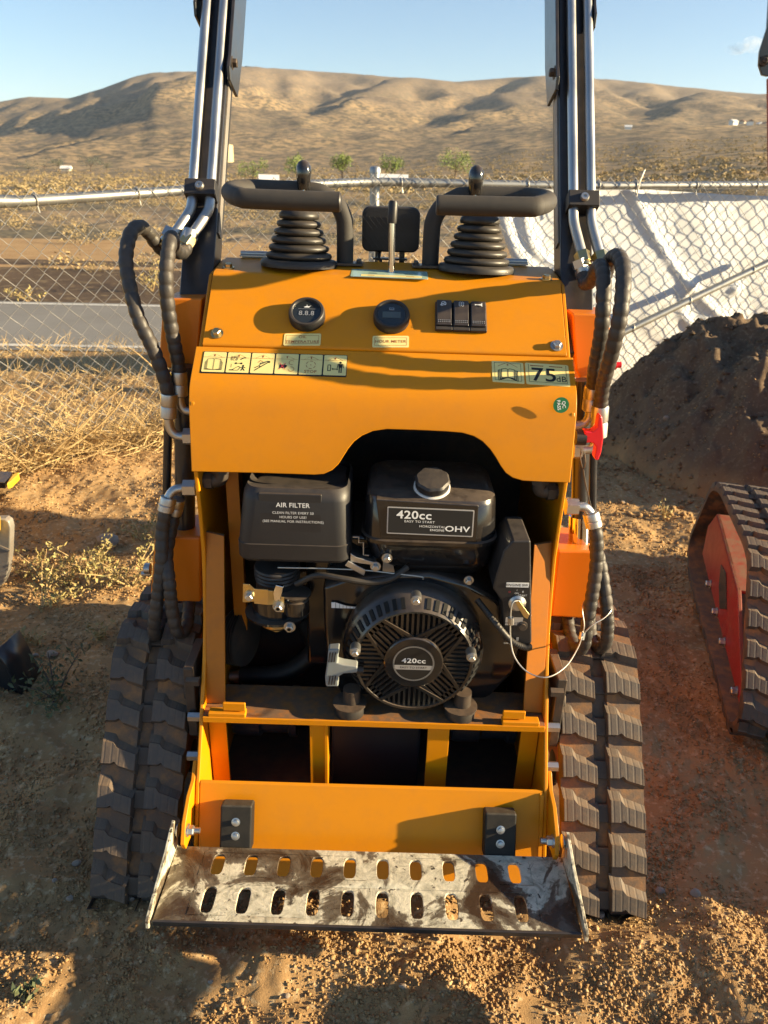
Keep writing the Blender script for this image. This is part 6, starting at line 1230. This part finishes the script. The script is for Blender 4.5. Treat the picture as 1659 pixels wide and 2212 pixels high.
# ---- one small cloud
cl = MB(); cc_ = at(1612, 98, 2600.0)
for k in range(9): v = IV*np.array([random.uniform(22, 46), 25, random.uniform(12, 22)])+np.array(cc_)+np.array([random.uniform(-42, 42), random.uniform(-20, 20), random.uniform(-12, 14)]); cl.add(v.tolist(), IF.tolist())
cm = bpy.data.materials.new('cloud vapour'); cm.use_nodes = True; N = cm.node_tree.nodes; L = cm.node_tree.links; N.remove(N['Principled BSDF']); pv = N.new('ShaderNodeVolumePrincipled'); pv.inputs['Color'].default_value = (1, 1, 1, 1); pv.inputs['Anisotropy'].default_value = 0.2
tc = N.new('ShaderNodeTexCoord'); no = N.new('ShaderNodeTexNoise'); no.inputs['Scale'].default_value = 0.035; no.inputs['Detail'].default_value = 5; L.new(tc.outputs['Object'], no.inputs['Vector']); mr = N.new('ShaderNodeMapRange'); mr.inputs[1].default_value = 0.42; mr.inputs[2].default_value = 0.75; mr.inputs[4].default_value = 0.022; L.new(no.outputs[0], mr.inputs[0]); L.new(mr.outputs[0], pv.inputs['Density']); L.new(pv.outputs[0], N['Material Output'].inputs['Volume'])
o = cl.build('cloud', cm); tag(o, kind='structure')

# ================================================================== SHADOW CASTERS ADDED OUTSIDE THE FRAME
BB = empty('added_shadow_boards', (0.68, 0.62, 0)); tag(BB, 'added unseen two board barrier standing on the dirt right of the step plate', 'shadow caster')  # unseen boards, added only for the shade they throw on the ground
WOOD = mat('weathered boards', (0.30, 0.23, 0.15), 0.8, var=(12, (0.20, 0.15, 0.10), 0.6))
mb = MB(); mb.box((0.68, 0.62, 0.298), (0.022, 0.40, 0.070)); part('board', mb, WOOD, BB, bevel=0.003)
mb = MB(); mb.box((0.68, 0.62, 0.174), (0.022, 0.38, 0.052)); part('board', mb, WOOD, BB, bevel=0.003)
for y_ in (0.44, 0.50):
    mb = MB(); mb.box((0.70, y_, 0.16), (0.018, 0.022, 0.36)); mb.box((0.70, y_, -0.01), (0.22, 0.04, 0.03)); part('leg', mb, WOOD, BB)

BA = empty('added_shadow_bucket', (1.5, 1.10, 0)); tag(BA, 'added unseen bucket shape near the red machine, placed for its shadow', 'bucket')  # unseen bucket, added to shade the dirt beside the right track
mb = MB(); mb.prism([(1.27, 0.98, -0.01), (1.27, 1.46, -0.01), (1.27, 1.50, 0.21), (1.27, 1.06, 0.21), (1.27, 1.00, 0.08)], (0.6, 0, 0)); part('shell', mb, BLACK_PAINT, BA, bevel=0.01)
mb = MB(); mb.box((1.57, 0.965, 0.0), (0.62, 0.06, 0.012)); part('cutting_edge', mb, STEEL_W, BA)

# thin summer haze over the whole valley
mb = MB(); mb.box((0, 1550, 134), (6300, 3500, 276)); hz_ = bpy.data.materials.new('valley haze'); hz_.use_nodes = True; N = hz_.node_tree.nodes; L = hz_.node_tree.links; N.remove(N['Principled BSDF']); pv = N.new('ShaderNodeVolumePrincipled'); pv.inputs['Color'].default_value = (0.86, 0.92, 1.0, 1); pv.inputs['Density'].default_value = 0.00010; pv.inputs['Anisotropy'].default_value = 0.2; L.new(pv.outputs[0], N['Material Output'].inputs['Volume'])
tag(mb.build('haze', hz_), kind='stuff')
